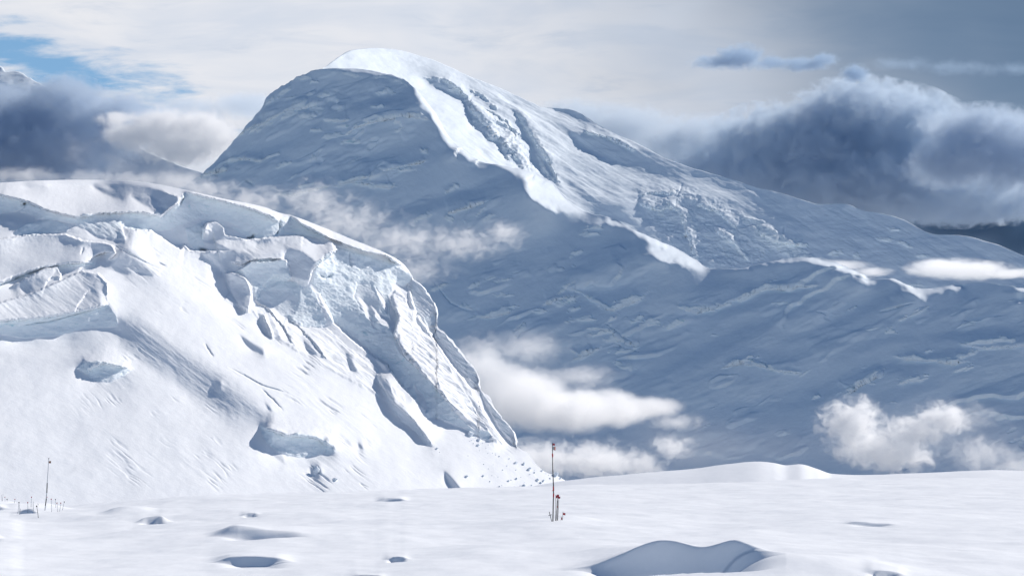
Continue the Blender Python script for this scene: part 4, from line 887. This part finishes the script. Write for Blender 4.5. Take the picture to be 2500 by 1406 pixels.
b = hit(*pz(562, 1249)); Y0 = b[1]
t = root('flag_pole', b, 'tall bamboo pole with a red flag and small white sign, standing on the mound', 'flag pole')
pp = [b-np.array([0, 0, .3])] + [at(*pz(x, y), Y0) for x, y in ((562, 1240), (567, 1000), (570, 860), (569, 760), (565, 650), (560, 560), (557, 400), (555, 172))]
tube('shaft', pp, [.021]*5+[.018, .017, .014, .012], M_BAMBOO, t, b)
cloth('flag', [at(*pz(*q), Y0) for q in ((556, 178), (588, 182), (589, 208), (556, 207))], M_RED, t, b)
sg = cloth('sign', [at(*pz(*q), Y0) for q in ((556, 224), (583, 222), (583, 273), (556, 272))], M_WHITE, t, b, .03)
cloth('edge_strip', [at(*pz(*q), Y0) for q in ((583, 222), (597, 225), (597, 273), (583, 273))], M_ORANGE, sg, b, .03)
for ya, yb in ((233, 238), (246, 251), (260, 264)):
    cloth('mark', [at(*pz(*q), Y0-.012) for q in ((562, ya), (579, ya), (579, yb), (562, yb))], M_DARK, sg, b, .0, .003, 2, 1)
for (xa, ya, xb, yb) in ((555, 318, 557, 366), (568, 768, 570, 826), (570, 866, 570, 914)):
    tube('tape_band', [at(*pz(xa, ya), Y0), at(*pz(xb, yb), Y0)], .026, M_RED, t, b)
cloth('ribbon', [at(*pz(*q), Y0-.03) for q in ((566, 818), (550, 823), (546, 834), (562, 828))], M_ORANGE, t, b, .3)

def wand(base, top, flag, label, cat='marker wand', group=None, conv=pz, mat=M_BAMBOO, fm=M_RED, r_=.009, Y=None, extra=None):
    b = hit(*conv(*base)); Yq = b[1] if Y is None else Y
    if Y is not None: b = np.array(P(*conv(*base), Y)); 
    t = root('marker_wand', b, label, cat, group)
    tube('shaft', [b-np.array([0, 0, .15]), at(*conv(*base), Yq), at(*conv(*[(p+q)/2 for p, q in zip(base, top)]), Yq)+Vector((.004, 0, 0)), at(*conv(*top), Yq)], [r_, r_, r_*.9, r_*.8], mat, t, b)
    if flag: cloth('flag', [at(*conv(*q), Yq-.012) for q in flag], fm, t, b)
    return t, b, Yq
BUN = 'wands bunched beside the tall pole'
wand((597, 1240), (601, 880), [(599, 890), (616, 902), (614, 932), (599, 930)], 'left wand of the red flagged bunch right of the tall pole', group=BUN)
wand((607, 1241), (628, 878), [(612, 884), (645, 880), (645, 918), (613, 922)], 'wand with the topmost red flag in the bunch', group=BUN)
wand((603, 1242), (622, 930), None, 'bare dark wand crossing behind the others in the bunch', group=BUN)
wand((628, 1234), (644, 876), [(628, 908), (664, 908), (662, 936), (630, 934)], 'right wand of the bunch, its red flag pointing right', group=BUN)
wand((622, 1236), (629, 960), [(612, 1036), (632, 1036), (630, 1062), (614, 1060)], 'wand with a dark red flag halfway up in the bunch', group=BUN)
wand((692, 1233), (700, 1115), [(698, 1130), (734, 1134), (732, 1164), (697, 1158)], 'short thin wand with a square red flag right of the bunch')
wand((673, 1234), (677, 1180), [(675, 1193), (689, 1196), (687, 1226), (674, 1224)], 'shortest wand with a narrow red flag, between bunch and square flag')
b = hit(*pz(545, 1249)); Yq = b[1]
t = root('ski_pole', b, 'leaning ski pole stuck in the mound with its basket up, left of the tall pole', 'ski pole')
tube('shaft', [b-np.array([0, 0, .1]), at(*pz(545, 1246), Yq), at(*pz(512, 1116), Yq)], .011, M_DARK, t, b)
bk = knob('basket', at(*pz(521, 1161), Yq), .024, M_DARK, t, b, (1, 1, .9))
tube('crossbar', [at(*pz(497, 1167), Yq), at(*pz(548, 1154), Yq)], .008, M_DARK, bk, b)

# left cluster, farther away
b = hit(*pl6(858, 1135)); Yq = b[1]
t = root('flag_pole', b, 'tall thin grey pole with a small brown flag in the far left cluster', 'flag pole')
tube('shaft', [b-np.array([0, 0, .3])] + [at(*pl6(x, y), Yq) for x, y in ((858, 1130), (875, 1000), (893, 800), (901, 612), (915, 400), (930, 148))], [.024, .024, .024, .022, .02, .016, .013], M_GREY, t, b)
for (xa, ya, xb, yb) in ((901, 612, 893, 800), (886, 905, 866, 1045)): tube('dark_sleeve', [at(*pl6(xa, ya), Yq-.01), at(*pl6(xb, yb), Yq-.01)], .028, M_DARK, t, b)
cloth('flag', [at(*pl6(*q), Yq) for q in ((932, 194), (977, 194), (974, 236), (932, 235))], M_BROWN, t, b)
knob('pole_cap', at(*pl6(931, 146), Yq), .03, M_DARK, t, b)
FAR = 'thin wands in the far left cluster'
def tipped(base, top, tip, label, r_=.012, tr=.032, box=False, Y=None):
    t, b, Yq = wand(base, top, None, label, group=FAR, conv=pl6, mat=M_GREY if not box else M_DARK, r_=r_, Y=Y)
    if tip is not None: knob('tip', at(*pl6(*top), Yq), tr, tip, t, b, (1, 1, 1.1))
    return t, b, Yq
tipped((862, 1125), (894, 880), M_RED, 'red tipped wand leaning against the tall grey pole')
tipped((340, 1200), (363, 985), M_DARK, 'black tipped wand at the left foot of the drift')
tipped((372, 1210), (366, 992), None, 'bare wand standing right next to the black tipped one')
tipped((380, 1214), (391, 1095), None, 'short bare stick at the left corner of the blue shadow')
tipped((530, 1188), (530, 986), M_RED, 'red tipped wand in front of the blue shadowed drift')
tipped((592, 1075), (602, 880), M_RED, 'highest red tipped wand, behind the drift')
tipped((636, 1180), (632, 965), None, 'bare wand in front of the drift, right of the red tipped one')
tipped((732, 1275), (702, 1056), None, 'dark leaning stick with a black box on top', .013, box=True)
b7 = hit(*pl6(732, 1275)); Y7 = b7[1]; st_ = [o for o in SC.objects if o.get('label', '').startswith('dark leaning stick')][0]
cloth('head_box', [at(*pl6(*q), Y7-.02) for q in ((690, 1040), (712, 1042), (711, 1068), (690, 1067))], M_DARK, st_, b7, .0, .06, 2, 2)
tipped((733, 1040), (724, 1010), M_DARK, 'very short dark stub just right of the black box', tr=.02)
tipped((988, 1165), (978, 920), M_RED, 'red tipped wand nearest right of the tall grey pole')
tipped((1066, 1085), (1059, 926), M_DARK, 'black tipped wand farther back right of the tall grey pole')
tipped((1105, 1165), (1087, 994), M_RED, 'low red tipped wand leaning left, third right of the pole')
tipped((1135, 1160), (1160, 994), M_RED, 'low red tipped wand leaning right, near the cluster end')
tipped((1190, 1130), (1227, 971), M_DARK, 'dark tipped leaning wand at the right end of the cluster')
tipped((97, 965), (95, 880), M_RED, 'pale red tipped wand on the far rise at the left')
x1 = tipped((137, 965), (135, 905), None, 'dark cross shaped stick on the far rise')
tube('crossbar', [at(*pl6(122, 926), x1[2]), at(*pl6(149, 924), x1[2])], .02, M_DARK, x1[0], x1[1])
tipped((278, 972), (285, 922), M_RED, 'lone red tipped stub between the far rise and the drift')
tipped((38, 960), (30, 840), None, 'pale bare wand near the left picture edge')
tipped((45, 960), (58, 815), None, 'tallest pale bare wand on the far rise')
# ------------------------------------------------------------------ clouds: volumes of droplets lit by the sun
def cloud(name, label, ells, dens, edge=0.25, nscale=2.2, namp=0.9, stretch=(1, 1, 1), seed=0.0, step=0.35, aniso=0.3, color=(1, 1, 1), detail=7, group=None, rough=0.62, dist=0.9, shear=0.0):
    """ells: (px, py, distance, half width px, half height px, half depth m[, weight])"""
    C_, R_ = [], []
    for e in ells:
        px, py, Y, rx, ry, rz = e[:6]
        c = P(px, py, Y); C_.append(c); R_.append((rx/F*Y, rz, ry/F*Y))
    C_ = np.array(C_); R_ = np.array(R_); org = C_.mean(0)
    bm = bmesh.new()
    ico = bmesh.new(); bmesh.ops.create_icosphere(ico, subdivisions=2, radius=1.0)
    base = [v.co.copy() for v in ico.verts]; ico.free()
    g = 1.0 + min(0.35, 0.3*namp)
    for c, r_ in zip(C_, R_):
        for b in base: bm.verts.new((c[0]-org[0]+b.x*r_[0]*g, c[1]-org[1]+b.y*r_[1]*g, c[2]-org[2]+b.z*r_[2]*g))
    for v in bm.verts: v.co.z += shear*v.co.y
    ret = bmesh.ops.convex_hull(bm, input=bm.verts)
    bmesh.ops.delete(bm, geom=[v for v in bm.verts if not v.link_faces], context='VERTS')
    me = bpy.data.meshes.new(name); bm.to_mesh(me); bm.free()
    m = bpy.data.materials.new(name + '_vapour'); m.use_nodes = True; T = N(m.node_tree)
    pos = T.n('ShaderNodeTexCoord').outputs['Object']
    if shear:
        sp = T.n('ShaderNodeSeparateXYZ', {0: pos})
        pos = T.n('ShaderNodeCombineXYZ', {0: sp.outputs[0], 1: sp.outputs[1], 2: T.m('SUBTRACT', sp.outputs[2], T.m('MULTIPLY', sp.outputs[1], shear))}).outputs[0]
    # wispy outlines
    L = float(np.median(R_[:, 0]))*0.8
    sc = nscale/L
    nv = T.v('MULTIPLY', pos, (sc*stretch[0], sc*stretch[1], sc*stretch[2])); nv = T.v('ADD', nv, (seed, seed*1.7, seed*.3))
    nz = T.noise(nv, 1.0, detail, rough, dist)
    f = None
    for i, (c, r_) in enumerate(zip(C_, R_)):
        q = T.v('DIVIDE', T.v('SUBTRACT', pos, tuple(float(t) for t in (c-org))), tuple(float(t) for t in r_))
        k = T.m('SUBTRACT', 1.0, T.v('LENGTH', q))
        if len(ells[i]) > 6: k = T.m('MULTIPLY', k, ells[i][6])
        f = k if f is None else T.n('ShaderNodeMath', {0: f, 1: k, 2: 0.25}, operation='SMOOTH_MAX').outputs[0]
    f = T.m('ADD', f, T.m('MULTIPLY', T.m('SUBTRACT', nz, 0.5), namp*4.5))
    dn = T.m('MULTIPLY', T.ss(f, 0.0, edge), dens/L)
    vol = T.n('ShaderNodeVolumePrincipled', {'Color': (*color, 1), 'Density': dn, 'Anisotropy': aniso})
    T.n('ShaderNodeOutputMaterial', {1: vol.outputs[0]})
    try: m.cycles.volume_step_rate = step
    except Exception: pass
    me.materials.append(m)
    o = bpy.data.objects.new(name, me); o.location = org; SC.collection.objects.link(o)
    tag(o, label, 'cloud', group)
    return o

VAL = 'clouds in the valley before the mountain'
cloud('cloud', 'thick flat topped white cloud filling the valley right of the glacier', [(1160, 920, 2300, 150, 80, 75), (1260, 955, 2300, 160, 76, 75), (1370, 985, 2300, 150, 60, 75), (1480, 1005, 2350, 130, 44, 75), (1590, 1026, 2400, 90, 22, 50)], 6.0, 1.0, 2.0, .30, (1, 1, 1.1), 1.0, .2, group=VAL, shear=.2)
cloud('cloud', 'thin grey veil of mist rising above the valley cloud', [(1180, 870, 2300, 110, 65, 30.4), (1290, 850, 2300, 110, 50, 30.4), (1420, 920, 2350, 110, 35, 30.4), (1650, 1030, 2400, 80, 26, 30.4)], 2.03, 1.6, 2.4, .55, (1, 1, 1.3), 2.0, .3, group=VAL)
cloud('cloud', 'low white cloud lying behind the snow ridge beside the red flag pole', [(1320, 1120, 2000, 130, 42.5, 43.8), (1450, 1125, 2000, 130, 42.5, 43.8), (1560, 1140, 2000, 70, 25.5, 43.8), (1640, 1090, 2000, 60, 25.5, 27.4, .8)], 3.90, 1.3, 2.4, .75, (1, 1, 1.4), 3.0, .25, group=VAL, shear=.24)
cloud('cloud', 'bright ragged cloud puff low over the snow field at lower right', [(2080, 1030, 2300, 85, 59.5, 32.8), (2130, 1090, 2300, 110, 51, 32.8), (2230, 1055, 2300, 80, 38.2, 32.8), (2300, 1020, 2300, 65, 35.7, 32.8), (2190, 1110, 2300, 90, 42.5, 32.8)], 4.94, 1.2, 2.2, .75, (1, 1, 1.2), 5.0, .2, group=VAL, shear=.24)
cloud('cloud', 'faint ragged cloud at the lower right edge behind the snow ridge', [(2400, 1110, 2300, 100, 55, 22.8), (2480, 1140, 2300, 90, 45, 22.8), (2330, 1020, 2300, 110, 50, 22.8, .7)], 2.03, 1.5, 2.4, .6, (1, 1, 1.2), 7.0, .3, group=VAL)
cloud('cloud', 'small bright lens shaped cloud hanging over the right end of the crest', [(2300, 655, 4300, 100, 27, 90), (2370, 660, 4300, 120, 27, 90), (2470, 668, 4300, 70, 12, 90)], 2.40, .8, 2.4, .3, (1, 1, 2.2), 9.0, .2)
cloud('cloud', 'thin bright cloud banner blowing off the crest', [(1960, 640, 4500, 60, 12, 60), (2050, 648, 4500, 90, 15, 60), (2130, 664, 4500, 60, 14, 60)], 1.08, .9, 2.6, .35, (1, 1, 2.2), 11.0, .25)
cloud('cloud', 'long thin mist trailing from the glacier crest across the dark face', [(500, 462, 2000, 120, 28, 19), (620, 490, 2000, 120, 40, 19), (760, 495, 2000, 90, 60, 19), (840, 545, 2000, 140, 70, 19), (980, 590, 2000, 140, 60, 19), (1130, 595, 2000, 130, 46, 19), (1230, 570, 2000, 60, 32, 19), (1010, 660, 2000, 100, 40, 19, .7)],
      3.30, 1.6, 3.2, .8, (1, 1, 1.5), 3.0, .2)
cloud('cloud', 'low mist lying along the left end of the glacier crest', [(60, 430, 2600, 140, 24, 22.8), (220, 435, 2600, 120, 24, 22.8), (330, 440, 2600, 110, 26, 22.8), (430, 440, 2600, 100, 30, 22.8)], 2.18, 1.3, 2.6, .6, (1, 1, 1.3), 13.0, .3)
cloud('cloud', 'bright white cumulus puff tucked behind the left slope of the mountain', [(400, 305, 6200, 110, 49.3, 108), (480, 305, 6200, 90, 42.5, 108), (330, 330, 6200, 90, 42.5, 108), (440, 360, 6200, 130, 46.8, 108), (530, 330, 6200, 70, 46.8, 108), (290, 290, 6200, 60, 17, 108, .7)],
      3.60, .9, 2.4, .6, (1, 1, 1.1), 17.0, .15, shear=.24)
cloud('cloud', 'grey mist below the bright cumulus puff', [(420, 430, 6200, 150, 70, 90), (300, 400, 6200, 110, 55, 90), (200, 370, 6200, 90, 55, 90, .6)], 0.66, 1.3, 2.4, .5, (1, 1, 1.1), 19.0, .3)
cloud('cloud', 'very thin mist veiling the foot of the dark face', [(1750, 1090, 2900, 420, 110, 150), (2250, 1080, 2900, 420, 130, 150)], .45, 1.6, 1.6, .3, (1, 1, 1.4), 51.0, .5)
BANK = 'dark storm clouds on the horizon'
cloud('cloud', 'dark blue storm cloud bank at the left edge under the far peak', [(20, 290, 8000, 170, 95, 300), (170, 270, 8000, 120, 85, 300), (300, 300, 8000, 120, 70, 300), (60, 370, 8000, 270, 90, 300)],
      3.60, .6, 2.4, .36, (1, 1, 1.1), 23.0, .15, color=(.67, .76, .86), group=BANK)
cloud('cloud', 'flat dark cloud strip between the cumulus puff and the mountain', [(600, 258, 8400, 130, 34, 180), (470, 272, 8400, 130, 36, 180)], 1.80, .8, 2.4, .36, (1, 1, 1.1), 24.0, .2, color=(.8, .87, .94), group=BANK)
cloud('cloud', 'big heaped storm cloud behind the right ridge with bright rims', [(2100, 300, 12000, 190, 105, 450), (1900, 350, 12000, 200, 90, 450), (2230, 320, 12000, 120, 95, 450), (2150, 450, 12000, 420, 90, 450), (2380, 480, 12300, 260, 70, 450), (1850, 420, 12200, 260, 70, 400)],
      5.5, .38, 3.6, .55, (1, 1, 1.1), 29.0, .12, color=(.70, .79, .88), group=BANK)
cloud('cloud', 'ragged paler storm cloud left of the big heap, touching the ridge', [(1680, 345, 12500, 200, 65, 450), (1500, 315, 12500, 170, 62, 450), (1400, 285, 12500, 110, 38, 450), (1720, 430, 12500, 160, 60, 450)],
      3.8, .9, 3.4, .45, (1, 1, 1.1), 31.0, .15, color=(.74, .81, .88), group=BANK)
cloud('cloud', 'bright topped storm cloud at the right picture edge', [(2400, 330, 11000, 160, 75, 350), (2500, 380, 11000, 160, 95, 350), (2330, 400, 11000, 120, 60, 350)],
      4.20, .6, 3.4, .45, (1, 1, 1.1), 37.0, .15, color=(.67, .76, .86), group=BANK)
cloud('cloud', 'very dark blue cloud low behind the right end of the ridge', [(2380, 540, 14000, 330, 75, 450), (2050, 500, 14000, 330, 60, 450), (2560, 580, 14000, 250, 80, 450)],
      4.20, .7, 2.0, .25, (1, 1, 1.3), 41.0, .2, color=(.10, .20, .34), group=BANK)
SMC = 'small dark clouds high on the right'
cloud('cloud', 'small dark cloud high right of the summit, largest of its row', [(1810, 140, 11000, 75, 34, 150), (1760, 152, 11000, 90, 18, 150), (1880, 155, 11000, 60, 14, 150)], 2.10, .8, 2.0, .5, (1, 1, 1.3), 43.0, .2, color=(.50, .63, .78), group=SMC)
cloud('cloud', 'flat dark cloud right of the largest small one', [(1960, 158, 11000, 80, 17, 150), (2010, 148, 11000, 45, 16, 150)], 1.80, .8, 2.0, .5, (1, 1, 1.3), 45.0, .2, color=(.50, .63, .78), group=SMC)
cloud('cloud', 'tiny dark cloud just above the big storm cloud', [(2088, 180, 11000, 38, 24, 100)], 1.80, .8, 2.0, .6, (1, 1, 1.3), 47.0, .2, color=(.50, .63, .78), group=SMC)
cloud('cloud', 'thin dark streak of cloud at the upper right edge', [(2200, 158, 11000, 90, 22, 100), (2330, 165, 11000, 120, 22, 100), (2460, 170, 11000, 120, 20, 100)], 0.96, 1.0, 2.0, .5, (1, 1, 1.3), 49.0, .2, color=(.50, .63, .78), group=SMC)
